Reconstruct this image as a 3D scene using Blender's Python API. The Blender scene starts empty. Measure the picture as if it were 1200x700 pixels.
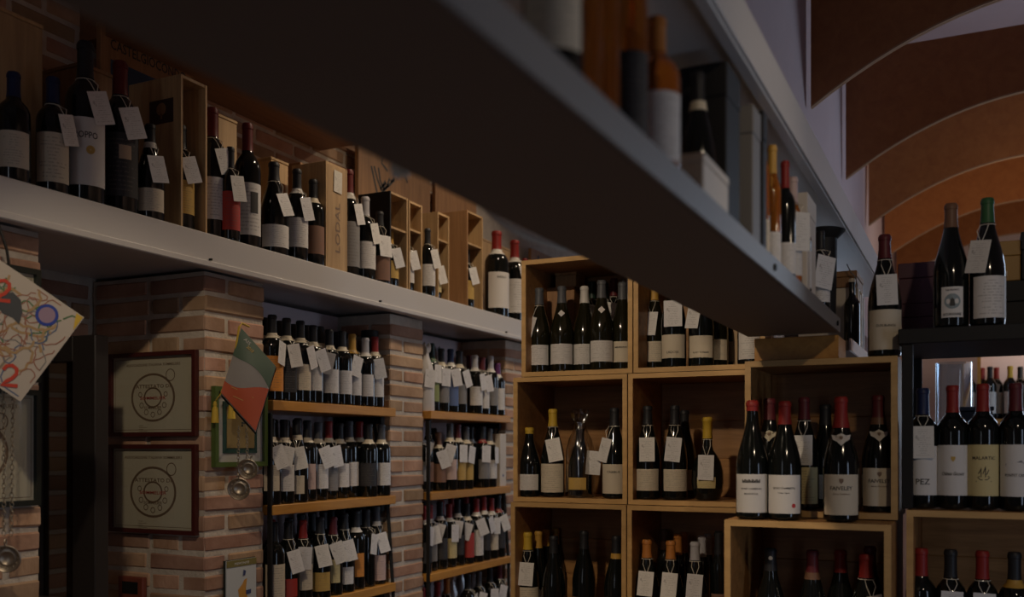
import bpy, bmesh, math, random
from mathutils import Vector, Matrix
random.seed(7)
PI = math.pi
S = bpy.context.scene
C = S.collection

# ------------------------------------------------------------------ camera
cam_data = bpy.data.cameras.new('camera')
cam_data.sensor_width = 36.0
cam_data.lens = 33.9
cam_data.shift_y = 0.1458
cam_data.clip_start = 0.02
cam_data.dof.use_dof = True
cam_data.dof.focus_distance = 3.1
cam_data.dof.aperture_fstop = 2.6
cam = bpy.data.objects.new('camera', cam_data)
cam.location = (0, 0, 1.55)
cam.rotation_euler = (PI/2, 0, math.radians(25.75))
C.objects.link(cam)
S.camera = cam

# ------------------------------------------------------------------ world, lights, exposure
w = bpy.data.worlds.new('world'); S.world = w
w.use_nodes = True
w.node_tree.nodes['Background'].inputs[0].default_value = (0.75, 0.70, 0.68, 1)
w.node_tree.nodes['Background'].inputs[1].default_value = 0.09
S.view_settings.view_transform = 'Standard'
S.view_settings.look = 'None'
S.view_settings.gamma = 1.0
S.view_settings.use_curve_mapping = False
S.view_settings.exposure = 0.26

def area(name, loc, aim, sx, sy, power, col):
    l = bpy.data.lights.new(name, 'AREA'); l.shape = 'RECTANGLE'; l.size = sx; l.size_y = sy
    l.energy = power; l.color = col
    o = bpy.data.objects.new(name, l); C.objects.link(o); o.location = loc
    o.rotation_euler = (Vector(aim) - Vector(loc)).to_track_quat('-Z', 'Y').to_euler()
    return o
def spot(name, loc, aim, power, col, ang=100, size=.05, blend=.6):
    l = bpy.data.lights.new(name, 'SPOT'); l.energy = power; l.color = col
    l.spot_size = math.radians(ang); l.spot_blend = blend; l.shadow_soft_size = size
    o = bpy.data.objects.new(name, l); C.objects.link(o); o.location = loc
    o.rotation_euler = (Vector(aim) - Vector(loc)).to_track_quat('-Z', 'Y').to_euler()
    return o
WARM = (1.0, .80, .58)
COOL = (.62, .78, 1.0)
spot('warm_spot', (-1.15, .5, 3.1), (-.95, 3.1, 1.55), 75, WARM, 52)
spot('warm_spot', (-1.2, 3.4, 3.7), (-1.95, 3.5, 1.3), 48, WARM, 105)
spot('warm_spot', (-1.25, 4.9, 3.7), (-2.2, 4.5, 1.5), 30, WARM, 110)
spot('warm_spot', (.75, .3, 2.75), (-.05, 3.0, 1.45), 24, WARM, 60)
spot('warm_spot', (.95, 6.0, 2.35), (.2, 8.2, 3.2), 30, WARM, 130)
spot('warm_spot', (.6, 7.0, 2.6), (.6, 6.8, .8), 16, WARM, 120)
area('window_daylight', (-1.0, -1.9, 1.9), (-1.5, 3, 1.6), .28, 1.9, 2.5, (.85, .90, 1.0))
area('added_side_daylight', (1.70, 1.1, 1.15), (-2.2, 2.6, 1.2), .40, 1.7, 6, (.62, .75, 1.0))  # off-view cool light added for blue streaks on the niche bottles
spot('warm_spot', (-.95, .5, 2.95), (-2.25, 2.35, 1.30), 38, WARM, 34, .04, .5)  # added spot, brightens the certificates and the tricolour booklet
spot('added_shelf_spot', (1.55, 1.5, 2.3), (-.42, 1.3, 2.0), 9, WARM, 50, .05, .6)  # added warm fill for the things on the hanging shelf, no fixture
area('side_window_daylight', (1.70, 5.2, 2.2), (-.5, 3.9, 2.3), 1.2, 1.4, 26, COOL)
area('far_window_daylight', (-1.6, 8.85, 2.0), (-1.4, 4, 1.6), 1.4, 1.6, 10, COOL)

# ------------------------------------------------------------------ materials
def mat(name, col=(.8,.8,.8), rough=.5, metal=0.0, spec=.5, objcol=False):
    m = bpy.data.materials.new(name); m.use_nodes = True
    b = m.node_tree.nodes['Principled BSDF']
    b.inputs['Base Color'].default_value = (*col, 1)
    b.inputs['Roughness'].default_value = rough
    b.inputs['Metallic'].default_value = metal
    b.inputs['Specular IOR Level'].default_value = spec
    if objcol:
        n = m.node_tree.nodes.new('ShaderNodeObjectInfo')
        m.node_tree.links.new(n.outputs['Color'], b.inputs['Base Color'])
    return m
class NT:
    def __init__(s, m):
        s.m = m; s.t = m.node_tree; s.b = s.t.nodes['Principled BSDF']
    def n(s, kind, **kw):
        x = s.t.nodes.new(kind)
        for k, v in kw.items():
            if k.startswith('i_'):
                key = k[2:].replace('_', ' ')
                key = int(key) if key.isdigit() else key
                x.inputs[key].default_value = v
            else: setattr(x, k, v)
        return x
    def l(s, a, b): s.t.links.new(a, b)
    def math(s, op, a, b=None, c=None):
        x = s.t.nodes.new('ShaderNodeMath'); x.operation = op
        for i, v in enumerate((a, b, c)):
            if v is None: continue
            if isinstance(v, (int, float)): x.inputs[i].default_value = v
            else: s.l(v, x.inputs[i])
        return x.outputs[0]
    def ramp(s, fac, stops):
        x = s.t.nodes.new('ShaderNodeValToRGB'); e = x.color_ramp.elements
        while len(e) < len(stops): e.new(.5)
        for k, (p, col) in zip(e, stops): k.position = p; k.color = (*col, 1)
        s.l(fac, x.inputs[0]); return x.outputs[0]

def wood(name, dark, light, stretch=(14, 14, 1.2), rough=.55, bump=.12, rnd=.25):
    m = mat(name, light, rough); t = NT(m)
    tc = t.n('ShaderNodeTexCoord'); oi = t.n('ShaderNodeObjectInfo')
    mp = t.n('ShaderNodeMapping', i_Scale=stretch)
    off = t.n('ShaderNodeVectorMath', operation='MULTIPLY_ADD')
    off.inputs[1].default_value = (7, 5, 9)
    t.l(oi.outputs['Random'], off.inputs[0]); t.l(tc.outputs['Object'], off.inputs[2])
    t.l(off.outputs[0], mp.inputs[0])
    n1 = t.n('ShaderNodeTexNoise', i_Scale=3.0, i_Detail=6.0, i_Roughness=.65, i_Distortion=.6)
    t.l(mp.outputs[0], n1.inputs[0])
    col = t.ramp(n1.outputs[0], [(.3, dark), (.7, light)])
    hs = t.n('ShaderNodeHueSaturation')
    t.l(t.math('MULTIPLY_ADD', oi.outputs['Random'], rnd, 1 - rnd/2), hs.inputs['Value'])
    t.l(col, hs.inputs['Color']); t.l(hs.outputs[0], t.b.inputs['Base Color'])
    bp = t.n('ShaderNodeBump', i_Strength=bump, i_Distance=.002)
    t.l(n1.outputs[0], bp.inputs['Height']); t.l(bp.outputs[0], t.b.inputs['Normal'])
    return m
def paper(name, lines, logo=False, thr=.52, ink=(.12, .10, .09), dens=.75):
    # paper tinted by the object's colour with rows of small print laid out over its UVs
    m = mat(name, rough=.65, objcol=True); t = NT(m)
    uv = t.n('ShaderNodeUVMap'); sp = t.n('ShaderNodeSeparateXYZ'); t.l(uv.outputs[0], sp.inputs[0])
    oi = [n for n in t.t.nodes if n.bl_idname == 'ShaderNodeObjectInfo'][0]
    u, v = sp.outputs[0], sp.outputs[1]
    row = t.math('MULTIPLY', v, float(lines))
    fr = t.math('FRACT', row); rid = t.math('FLOOR', row)
    band = t.math('MULTIPLY', t.math('GREATER_THAN', fr, .3), t.math('LESS_THAN', fr, .62))
    cx = t.n('ShaderNodeCombineXYZ')
    t.l(t.math('MULTIPLY', u, 26.0), cx.inputs[0])
    t.l(t.math('MULTIPLY_ADD', rid, 3.7, t.math('MULTIPLY', oi.outputs['Random'], 40.0)), cx.inputs[1])
    nz = t.n('ShaderNodeTexNoise', i_Scale=1.0, i_Detail=1.0); t.l(cx.outputs[0], nz.inputs[0])
    word = t.math('GREATER_THAN', nz.outputs[0], thr)
    rn = t.n('ShaderNodeTexWhiteNoise', noise_dimensions='2D')
    c2 = t.n('ShaderNodeCombineXYZ'); t.l(rid, c2.inputs[0]); t.l(t.math('MULTIPLY', oi.outputs['Random'], 91.0), c2.inputs[1])
    t.l(c2.outputs[0], rn.inputs['Vector'])
    half = t.math('MULTIPLY_ADD', rn.outputs[0], .3, .1)      # each row has its own width
    inside = t.math('LESS_THAN', t.math('ABSOLUTE', t.math('SUBTRACT', u, .5)), half)
    edge = t.math('MULTIPLY', t.math('GREATER_THAN', v, .08), t.math('LESS_THAN', v, .9))
    mask = t.math('MULTIPLY', t.math('MULTIPLY', band, word), t.math('MULTIPLY', inside, edge))
    if logo:
        d = t.math('ADD', t.math('POWER', t.math('MULTIPLY', t.math('SUBTRACT', u, .2), 1.0), 2.0),
                   t.math('POWER', t.math('MULTIPLY', t.math('SUBTRACT', v, .66), .9), 2.0))
        mask = t.math('MAXIMUM', mask, t.math('LESS_THAN', d, .0028))
        d2 = t.math('ADD', t.math('POWER', t.math('SUBTRACT', u, .28), 2.0), t.math('POWER', t.math('SUBTRACT', v, .6), 2.0))
        mask = t.math('MAXIMUM', mask, t.math('LESS_THAN', d2, .0012))
    mx = t.n('ShaderNodeMix', data_type='RGBA')
    t.l(t.math('MULTIPLY', mask, dens), mx.inputs[0]); t.l(oi.outputs['Color'], mx.inputs[6])
    mx.inputs[7].default_value = (*ink, 1)
    t.l(mx.outputs[2], t.b.inputs['Base Color'])
    return m

M = {}
M['glass'] = mat('dark_bottle_glass', (.006, .007, .006), .09, 0, .5)
M['olive'] = mat('olive_bottle_glass', (.012, .011, .004), .09, 0, .5)
M['amber'] = mat('amber_bottle', (.72, .26, .035), .08)
M['amber'].node_tree.nodes['Principled BSDF'].inputs['Transmission Weight'].default_value = .85
M['clear'] = mat('clear_glass', (.75, .85, .95), .04)
M['clear'].node_tree.nodes['Principled BSDF'].inputs['Transmission Weight'].default_value = .95
M['capsule'] = mat('capsule_foil', rough=.45, spec=.3, objcol=True)
M['label'] = paper('label_paper', 14, dens=.42, thr=.46)
M['tag'] = paper('tag_paper', 15, logo=True, dens=.42, thr=.47)
M['plain'] = mat('plain_paper', rough=.7, objcol=True)
M['string'] = mat('string_cotton', (.62, .56, .46), .9)
M['ink'] = mat('printing_ink', (.03, .027, .025), .6)
M['emblem_ink'] = mat('emblem_ink', (.045, .022, .018), .6)
M['redink'] = mat('red_ink', (.45, .03, .03), .6)
M['goldink'] = mat('gold_ink', (.55, .36, .10), .4, .4)
M['brown_ink'] = mat('brown_ink', (.20, .13, .085), .6)
M['crate'] = wood('crate_wood', (.25, .115, .034), (.45, .225, .074), (1.2, 12, 14), .5)
M['crate_edge'] = wood('crate_edge_wood', (.46, .27, .092), (.64, .39, .15), (2, 8, 8), .5)
M['pine'] = wood('pine_box_wood', (.36, .22, .10), (.56, .37, .18), (14, 14, 1.0), .55)
M['pine_dark'] = wood('aged_box_wood', (.22, .11, .045), (.36, .19, .08), (14, 14, 1.0), .6)
M['board'] = wood('orange_shelf_wood', (.40, .175, .030), (.56, .275, .055), (12, 1.2, 12), .4)
M['baffle'] = wood('ceiling_panel_wood', (.26, .085, .022), (.34, .125, .035), (6, 6, 6), .42, .05, .06)
M['baffle_edge'] = mat('ceiling_panel_edge', (.34, .20, .11), .5)
M['beam_wood'] = wood('beam_wood', (.16, .07, .03), (.25, .12, .05), (12, 1.2, 12), .6)
M['white'] = mat('white_shelf_paint', (.58, .56, .54), .34)
M['steel'] = mat('grey_steel', (.20, .19, .18), .5, .2)
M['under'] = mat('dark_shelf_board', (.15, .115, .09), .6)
M['black'] = mat('black_metal', (.010, .0095, .009), .6, 0, .3)
M['blackbox'] = mat('black_card', (.016, .015, .015), .6, 0, .25)
M['door'] = mat('dark_bronze_metal', (.028, .025, .024), .42, .2)
M['purple'] = mat('purple_card', (.085, .03, .045), .6)
M['cream'] = mat('cream_card', (.62, .55, .46), .6)
M['greycard'] = mat('grey_card', (.16, .15, .14), .6)
M['goldcard'] = mat('ochre_card', (.36, .20, .05), .55)
M['silver'] = mat('silver_tastevin', (.42, .36, .28), .42, .9)
M['brass'] = mat('yellow_cord', (.60, .40, .04), .7)
M['frame_red'] = mat('mahogany_frame', (.07, .015, .012), .3)
M['frame_green'] = mat('green_frame', (.075, .12, .028), .35)
M['frame_black'] = mat('black_frame', (.016, .02, .016), .35)
M['cert'] = mat('certificate_paper', (.60, .54, .42), .55)
M['mirror'] = mat('picture_glass', (1, 1, 1), .03)
def pane_mat(name, dens):
    m = bpy.data.materials.new(name); m.use_nodes = True; nt = m.node_tree
    nt.nodes.remove(nt.nodes['Principled BSDF'])
    out = nt.nodes['Material Output']
    tr = nt.nodes.new('ShaderNodeBsdfTransparent'); tr.inputs[0].default_value = (*dens, 1)
    gl = nt.nodes.new('ShaderNodeBsdfGlossy'); gl.inputs['Roughness'].default_value = .03 if name != 'cellophane' else .12
    lw = nt.nodes.new('ShaderNodeLayerWeight'); pw = nt.nodes.new('ShaderNodeMath'); pw.operation = 'POWER'; pw.inputs[1].default_value = 4.0
    nt.links.new(lw.outputs['Facing'], pw.inputs[0]); fz = nt.nodes.new('ShaderNodeMath'); fz.operation = 'MULTIPLY_ADD'; fz.inputs[1].default_value = .6; fz.inputs[2].default_value = .04 if name != 'cellophane' else .16
    nt.links.new(pw.outputs[0], fz.inputs[0])
    mx = nt.nodes.new('ShaderNodeMixShader')
    nt.links.new(fz.outputs[0], mx.inputs[0]); nt.links.new(tr.outputs[0], mx.inputs[1]); nt.links.new(gl.outputs[0], mx.inputs[2])
    nt.links.new(mx.outputs[0], out.inputs[0]); return m
M['pane'] = pane_mat('pane_glass', (.95, .96, .95))
M['film'] = pane_mat('cellophane', (.82, .81, .80))
M['tint_pane'] = pane_mat('smoked_pane', (.62, .60, .56))

def stained(name, c1, c2, scale, rough=.85, bump=.3, dist=.004, rnd=0):
    m = mat(name, c1, rough); t = NT(m)
    tc = t.n('ShaderNodeTexCoord')
    n1 = t.n('ShaderNodeTexNoise', i_Scale=scale, i_Detail=7.0, i_Roughness=.6); t.l(tc.outputs['Object'], n1.inputs[0])
    col = t.ramp(n1.outputs[0], [(.32, c1), (.68, c2)])
    if rnd:
        oi = t.n('ShaderNodeObjectInfo'); hs = t.n('ShaderNodeHueSaturation')
        t.l(t.math('MULTIPLY_ADD', oi.outputs['Random'], rnd, 1 - rnd/2), hs.inputs['Value'])
        wn = t.n('ShaderNodeTexWhiteNoise', noise_dimensions='1D'); t.l(oi.outputs['Random'], wn.inputs['W'])
        t.l(t.math('MULTIPLY_ADD', wn.outputs[0], .03, .485), hs.inputs['Hue'])
        t.l(col, hs.inputs['Color']); col = hs.outputs[0]
    t.l(col, t.b.inputs['Base Color'])
    n2 = t.n('ShaderNodeTexNoise', i_Scale=scale*6, i_Detail=5.0); t.l(tc.outputs['Object'], n2.inputs[0])
    bp = t.n('ShaderNodeBump', i_Strength=bump, i_Distance=dist); t.l(n2.outputs[0], bp.inputs['Height'])
    t.l(bp.outputs[0], t.b.inputs['Normal'])
    return m
M['brick'] = stained('brick_clay', (.32, .18, .105), (.48, .305, .20), 7, .9, .5, .004, .5)
M['mortar'] = stained('lime_mortar', (.44, .38, .31), (.60, .53, .44), 12, .95, .6, .006)
M['plaster'] = stained('pink_plaster', (.58, .47, .48), (.64, .53, .54), 3, .9, .1, .002)
M['ceiling'] = stained('ceiling_plaster', (.50, .38, .38), (.55, .43, .43), 2, .9, .1, .002)
M['floor'] = stained('terracotta_floor', (.20, .10, .06), (.30, .16, .09), 4, .5, .1, .002)

# ------------------------------------------------------------------ helpers
def obj(name, me, m=None, parent=None, loc=(0,0,0), rot=(0,0,0), scale=(1,1,1), color=None):
    o = bpy.data.objects.new(name, me); C.objects.link(o)
    if m is not None and me is not None and not me.materials: me.materials.append(m)
    o.location = loc; o.rotation_euler = rot; o.scale = scale
    if parent is not None: o.parent = parent
    if color: o.color = (*color, 1)
    return o
def thing(name, label, cat, loc=(0,0,0), rotz=0, group=None):
    o = bpy.data.objects.new(name, None); o.empty_display_size = .02; C.objects.link(o)
    o.location = loc; o.rotation_euler = (0, 0, rotz)
    return tag(o, label, cat, group)
def tag(o, label, cat, group=None):
    o['label'] = label; o['category'] = cat
    if group: o['group'] = group
    return o
def struct(o):
    o['kind'] = 'structure'; return o
def bm_mesh(bm, smooth=None, name='mesh'):
    me = bpy.data.meshes.new(name); bm.normal_update(); bm.to_mesh(me); bm.free()
    if smooth:
        for p in me.polygons: p.use_smooth = True
        me.set_sharp_from_angle(angle=math.radians(smooth))
    return me
def add_box(bm, x0, x1, y0, y1, z0, z1, mtx=None):
    vs = [bm.verts.new((x, y, z)) for x in (x0, x1) for y in (y0, y1) for z in (z0, z1)]
    for f in ((0,1,3,2), (4,6,7,5), (0,4,5,1), (2,3,7,6), (0,2,6,4), (1,5,7,3)):
        bm.faces.new([vs[i] for i in f])
    if mtx is not None:
        for v in vs: v.co = mtx @ v.co
    return vs
def box_me(x0, x1, y0, y1, z0, z1, bev=0.0, seg=1):
    bm = bmesh.new(); add_box(bm, min(x0,x1), max(x0,x1), min(y0,y1), max(y0,y1), min(z0,z1), max(z0,z1))
    if bev: bmesh.ops.bevel(bm, geom=bm.edges[:], offset=bev, segments=seg, affect='EDGES', profile=.5)
    return bm_mesh(bm)
def centred_box(name, m, parent, x0, x1, y0, y1, z0, z1, bev=0.0, rel=(0,0,0)):
    # a box whose own origin is at the middle of its bottom, given in world numbers minus rel
    cx, cy = (x0+x1)/2, (y0+y1)/2
    return obj(name, box_me(x0-cx, x1-cx, y0-cy, y1-cy, 0, z1-z0, bev), m, parent, (cx-rel[0], cy-rel[1], z0-rel[2]))
def lathe(prof, seg=20, smooth=40):
    bm = bmesh.new(); rings = []
    for r, z in prof:
        if r < 1e-5: rings.append([bm.verts.new((0, 0, z))])
        else: rings.append([bm.verts.new((r*math.cos(2*PI*i/seg), r*math.sin(2*PI*i/seg), z)) for i in range(seg)])
    for a, b in zip(rings, rings[1:]):
        for i in range(seg):
            j = (i+1) % seg
            if len(a) == 1 and len(b) == 1: continue
            if len(a) == 1: bm.faces.new((a[0], b[j], b[i]))
            elif len(b) == 1: bm.faces.new((a[i], a[j], b[0]))
            else: bm.faces.new((a[i], a[j], b[j], b[i]))
    bmesh.ops.recalc_face_normals(bm, faces=bm.faces)
    return bm_mesh(bm, smooth)
def tube_bm(bm, pts, r, n=5, closed=False):
    pts = [Vector(p) for p in pts]; rings = []
    N = len(pts)
    for i, p in enumerate(pts):
        if closed: t = pts[(i+1) % N] - pts[i-1]
        else: t = pts[min(i+1, N-1)] - pts[max(i-1, 0)]
        t.normalize()
        up = Vector((0,0,1)) if abs(t.z) < .9 else Vector((1,0,0))
        a = t.cross(up).normalized(); b = t.cross(a)
        rings.append([bm.verts.new(p + r*(math.cos(2*PI*k/n)*a + math.sin(2*PI*k/n)*b)) for k in range(n)])
    last = N if closed else N-1
    for i in range(last):
        A, B = rings[i], rings[(i+1) % N]
        for k in range(n): bm.faces.new((A[k], A[(k+1)%n], B[(k+1)%n], B[k]))
    if not closed:
        bm.faces.new(rings[0][::-1]); bm.faces.new(rings[-1])
def tube_me(pts, r, n=6, closed=False):
    bm = bmesh.new(); tube_bm(bm, pts, r, n, closed)
    bmesh.ops.recalc_face_normals(bm, faces=bm.faces)
    return bm_mesh(bm, 50)
def arc_patch(R, z0, z1, half, seg=12, rows=1):
    # curved paper label centred on -Y, with UVs
    bm = bmesh.new(); uvl = bm.loops.layers.uv.new('UVMap'); cols = []
    if callable(R): rows = 6
    for i in range(seg+1):
        a = -half + 2*half*i/seg; c = []
        for k in range(rows+1):
            z = z0 + (z1-z0)*k/rows; r = R(z) if callable(R) else R
            c.append(bm.verts.new((r*math.sin(a), -r*math.cos(a), z)))
        cols.append(c)
    for i in range(seg):
        for k in range(rows):
            f = bm.faces.new((cols[i][k], cols[i+1][k], cols[i+1][k+1], cols[i][k+1]))
            for lp, uv in zip(f.loops, ((i/seg,k/rows), ((i+1)/seg,k/rows), ((i+1)/seg,(k+1)/rows), (i/seg,(k+1)/rows))): lp[uvl].uv = uv
    return bm_mesh(bm, 60)
def plate(wd, ht, th, top_origin=False):
    # thin sheet in XZ facing -Y with UVs on the front
    bm = bmesh.new(); uvl = bm.loops.layers.uv.new('UVMap')
    z0, z1 = (-ht, 0) if top_origin else (0, ht)
    add_box(bm, -wd/2, wd/2, -th/2, th/2, z0, z1)
    for f in bm.faces:
        for lp in f.loops: lp[uvl].uv = ((lp.vert.co.x + wd/2)/wd, (lp.vert.co.z - z0)/ht)
    return bm_mesh(bm)
def lettering(text, width, height, parent, loc, m, bend=None, rot=(0,0,0), name='lettering', shear=0.0):
    cu = bpy.data.curves.new('t', 'FONT'); cu.body = text; cu.align_x = 'CENTER'; cu.resolution_u = 2; cu.shear = shear; cu.offset = .012
    o = bpy.data.objects.new('t', cu); C.objects.link(o)
    me = bpy.data.meshes.new_from_object(o.evaluated_get(bpy.context.evaluated_depsgraph_get()))
    bpy.data.objects.remove(o); bpy.data.curves.remove(cu)
    xs = [v.co.x for v in me.vertices]; ys = [v.co.y for v in me.vertices]
    cx = (min(xs)+max(xs))/2; sx = width/(max(xs)-min(xs)); sy = height/(max(ys)-min(ys)); y0 = min(ys)
    for v in me.vertices:
        x = (v.co.x-cx)*sx; z = (v.co.y-y0)*sy
        if bend: v.co = (bend*math.sin(x/bend), -bend*math.cos(x/bend), z)
        else: v.co = (x, 0, z)
    me.materials.clear()
    return obj(name, me, m, parent, loc, rot)
def flat_ring(bm, cx, cz, r0, r1, y=0, n=24, sx=1.0):
    a = [bm.verts.new((cx+sx*r0*math.cos(2*PI*i/n), y, cz+r0*math.sin(2*PI*i/n))) for i in range(n)]
    b = [bm.verts.new((cx+sx*r1*math.cos(2*PI*i/n), y, cz+r1*math.sin(2*PI*i/n))) for i in range(n)]
    for i in range(n): bm.faces.new((a[i], a[(i+1)%n], b[(i+1)%n], b[i]))
def flat_poly(bm, pts, y=0):
    return bm.faces.new([bm.verts.new((x, y, z)) for x, z in pts])
def stroke(bm, pts, wd, y=0):
    # flat pen stroke in XZ
    P = [Vector((x, z)) for x, z in pts]; L = []
    for i, p in enumerate(P):
        t = (P[min(i+1, len(P)-1)] - P[max(i-1, 0)]).normalized(); nrm = Vector((-t.y, t.x))*wd/2
        L.append((bm.verts.new((p.x+nrm.x, y, p.y+nrm.y)), bm.verts.new((p.x-nrm.x, y, p.y-nrm.y))))
    for a, b in zip(L, L[1:]): bm.faces.new((a[0], b[0], b[1], a[1]))

# ------------------------------------------------------------------ bricks
brick_meshes = []
for k in range(6):
    bm = bmesh.new(); vs = add_box(bm, -.5, .5, -.5, .5, -.5, .5)
    for v in vs: v.co.x += random.uniform(-.012, .012); v.co.z += random.uniform(-.05, .05)
    bmesh.ops.scale(bm, vec=(.238, .1, .0495), verts=bm.verts)
    bmesh.ops.bevel(bm, geom=bm.edges[:], offset=.005, segments=1, affect='EDGES')
    brick_meshes.append(bm_mesh(bm)); brick_meshes[-1].materials.append(M['brick'])
PITCH = .0645
def brick_face(parent, p, d, L, z0, z1, n, inset=lambda k: (0, 0), shift=0):
    ox, oy, oz = parent.location
    dx, dy = d; k = 0; z = z0 + .032
    rz = math.atan2(dy, dx)
    while z + .02 < z1:
        a, b = inset(k); s = a; e = L - b
        first = True
        while s < e - .02:
            ln = .24
            if first and (k + shift) % 2: ln = .115
            first = False
            if s + ln > e - .06: ln = e - s
            cx, cy = p[0] + dx*(s+ln/2), p[1] + dy*(s+ln/2)
            out = random.uniform(-.002, .003)
            o = obj('brick', random.choice(brick_meshes), None, parent,
                    (cx - n[0]*(.05-out) - ox, cy - n[1]*(.05-out) - oy, z - oz), (0, 0, rz + (PI if random.random() < .5 else 0)), (ln/.24, 1, 1))
            s += ln + .014
        z += PITCH; k += 1

# ------------------------------------------------------------------ room shell
def slab(name, m, *b, **kw): return struct(obj(name, box_me(*b, **kw), m))
slab('floor', M['floor'], -2.8, 1.8, -2.0, 9.1, -.1, 0)
slab('ceiling', M['ceiling'], -2.8, 1.8, -2.0, 9.1, 3.8, 3.9)
def opening(name, loc, rz, wd, ht):      # unseen glazed frame added behind a daylight area light, local -Y to the room
    o = bpy.data.objects.new(name, None); C.objects.link(o); o.location = loc; o.rotation_euler = (0, 0, rz); struct(o)
    for b in ((-wd/2-.06, -wd/2, 0, ht), (wd/2, wd/2+.06, 0, ht), (-wd/2-.06, wd/2+.06, -.06, 0), (-wd/2-.06, wd/2+.06, ht, ht+.06)):
        obj('frame_bar', box_me(b[0], b[1], -.04, .0, b[2], b[3], .004), M['door'], o)
    obj('glass_pane', box_me(-wd/2, wd/2, -.012, -.006, 0, ht), M['tint_pane'], o)
opening('window_1', (-1.0, -2.0, .95), PI, .34, 1.9)
opening('added_door_1', (1.75, 1.1, .30), -PI/2, .46, 1.75)  # invented entrance frame behind the added side light
opening('window_2', (1.75, 5.2, 1.5), -PI/2, 1.3, 1.4)
opening('window_3', (-1.6, 9.0, 1.2), 0, 1.5, 1.6)
wl = slab('wall_left', M['mortar'], -2.95, -2.735, -2.0, 9.1, 0, 3.8)
slab('wall_right', M['plaster'], 1.75, 1.9, -2.0, 9.1, 0, 3.8)
slab('wall_back', M['plaster'], -2.8, 1.8, 9.0, 9.15, 0, 3.8)
slab('wall_front', M['plaster'], -2.8, 1.8, -2.15, -2.0, 0, 3.8)
slab('wall_centre', M['ceiling'], -.74, -.62, 1.2, 9.0, 2.24, 3.8)   # lintel wall over the hanging shelves
brick_face(wl, (-2.73, .9), (0, 1), 4.2, 2.45, 3.32, (1, 0))
brick_face(wl, (-2.73, 1.76), (0, 1), .58, .95, 2.1, (1, 0))
for y0, y1 in ((2.64, 3.43), (3.71, 4.53)):
    obj('plaster_panel', box_me(-2.73, -2.492, y0, y1, .3, 2.115), M['plaster'], wl)

def pillar(label, y0, y1, near, far, z0=.95):
    o = obj('brick_pillar', box_me(-2.729 + 2.45, -2.2295 + 2.45, y0+.0045-y0, y1-.003-y0, 0, 2.116), M['mortar'], None, (-2.45, y0, 0))
    tag(o, label, 'pillar')
    brick_face(o, (-2.225, y0), (0, 1), y1-y0, z0, 2.11, (1, 0), lambda k: (0 if k % 2 == 0 else .112 if near else 0, 0), 0)
    if near: brick_face(o, (-2.225, y0), (-1, 0), near, z0, 2.11, (0, -1), lambda k: (.112 if k % 2 == 0 else 0, 0), 1)
    return o
pillar('nearest brick pillar at the far left behind the colourful booklet', .9, 1.75, 0, 0)
pB = pillar('brick pillar hung with framed certificates and the tricolour booklet', 2.35, 2.635, .49, 0)
pillar('slim brick pillar between the two niches full of bottles', 3.434, 3.704, .255, 0, .6)
pillar('brick pillar at the far end behind the wooden crates', 4.54, 5.1, .255, 0, .6)
o = slab('trim_1', M['beam_wood'], -2.73, -2.36, 2.3, 3.62, 2.92, 3.1)

# long white shelf along the left wall
sh = thing('wall_shelf', 'long white painted shelf along the brick wall above both niches', 'shelf', (-2.16, .5, 2.117))
obj('shelf_board', box_me(-.567, 0, 0, 4.9, .012, .103, .003), M['white'], sh)
obj('lip_moulding', box_me(-.03, .008, 0, 4.9, -.004, .016, .003), M['white'], sh)
for yy in (1.8, 2.75, 3.9): obj('screw', box_me(.0, .01, yy, yy+.006, .018, .024), M['black'], sh)

# ------------------------------------------------------------------ bottles
PROF = {
 'bordeaux': [(0,.006),(.030,0),(.0365,.003),(.0378,.008),(.0378,.188),(.0368,.200),(.0325,.212),(.0250,.222),(.0180,.230),(.0155,.240),(.0145,.255),(.0143,.288),(.0157,.289),(.0157,.297),(.0145,.300),(0,.300)],
 'burgundy': [(0,.006),(.034,0),(.041,.003),(.0422,.009),(.0422,.125),(.0412,.142),(.0375,.164),(.0315,.187),(.0250,.209),(.0195,.230),(.0162,.250),(.0147,.268),(.0145,.288),(.0158,.289),(.0158,.297),(.0145,.300),(0,.300)],
 'slim': [(0,.005),(.020,0),(.0245,.003),(.0255,.008),(.0255,.190),(.0245,.203),(.019,.218),(.0145,.230),(.0130,.250),(.0125,.288),(.0142,.289),(.0142,.298),(0,.300)],
 'flask': [(0,.008),(.030,0),(.040,.005),(.048,.030),(.0525,.065),(.0515,.105),(.044,.140),(.031,.165),(.020,.182),(.0160,.20),(.0148,.25),(.0148,.285),(.0165,.287),(.0165,.297),(.0145,.300),(0,.300)],
}
def prof_r(kind, z):
    p = PROF[kind]
    best = .01
    for (r0, z0), (r1, z1) in zip(p[2:], p[3:]):
        if z0 <= z <= z1 and z1 > z0: return r0 + (r1-r0)*(z-z0)/(z1-z0)
    return best
CAPZ = {'bordeaux': .236, 'burgundy': .243, 'slim': .235, 'flask': .225}
def shell(kind, za, zb, grow, steps=10):
    pts = [(prof_r(kind, za), za-.0003)]
    zs = sorted(set([za, zb] + [z for r, z in PROF[kind] if za < z < zb]))
    return [(prof_r(kind, z)+grow, z) for z in zs]
BM = {}
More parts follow.
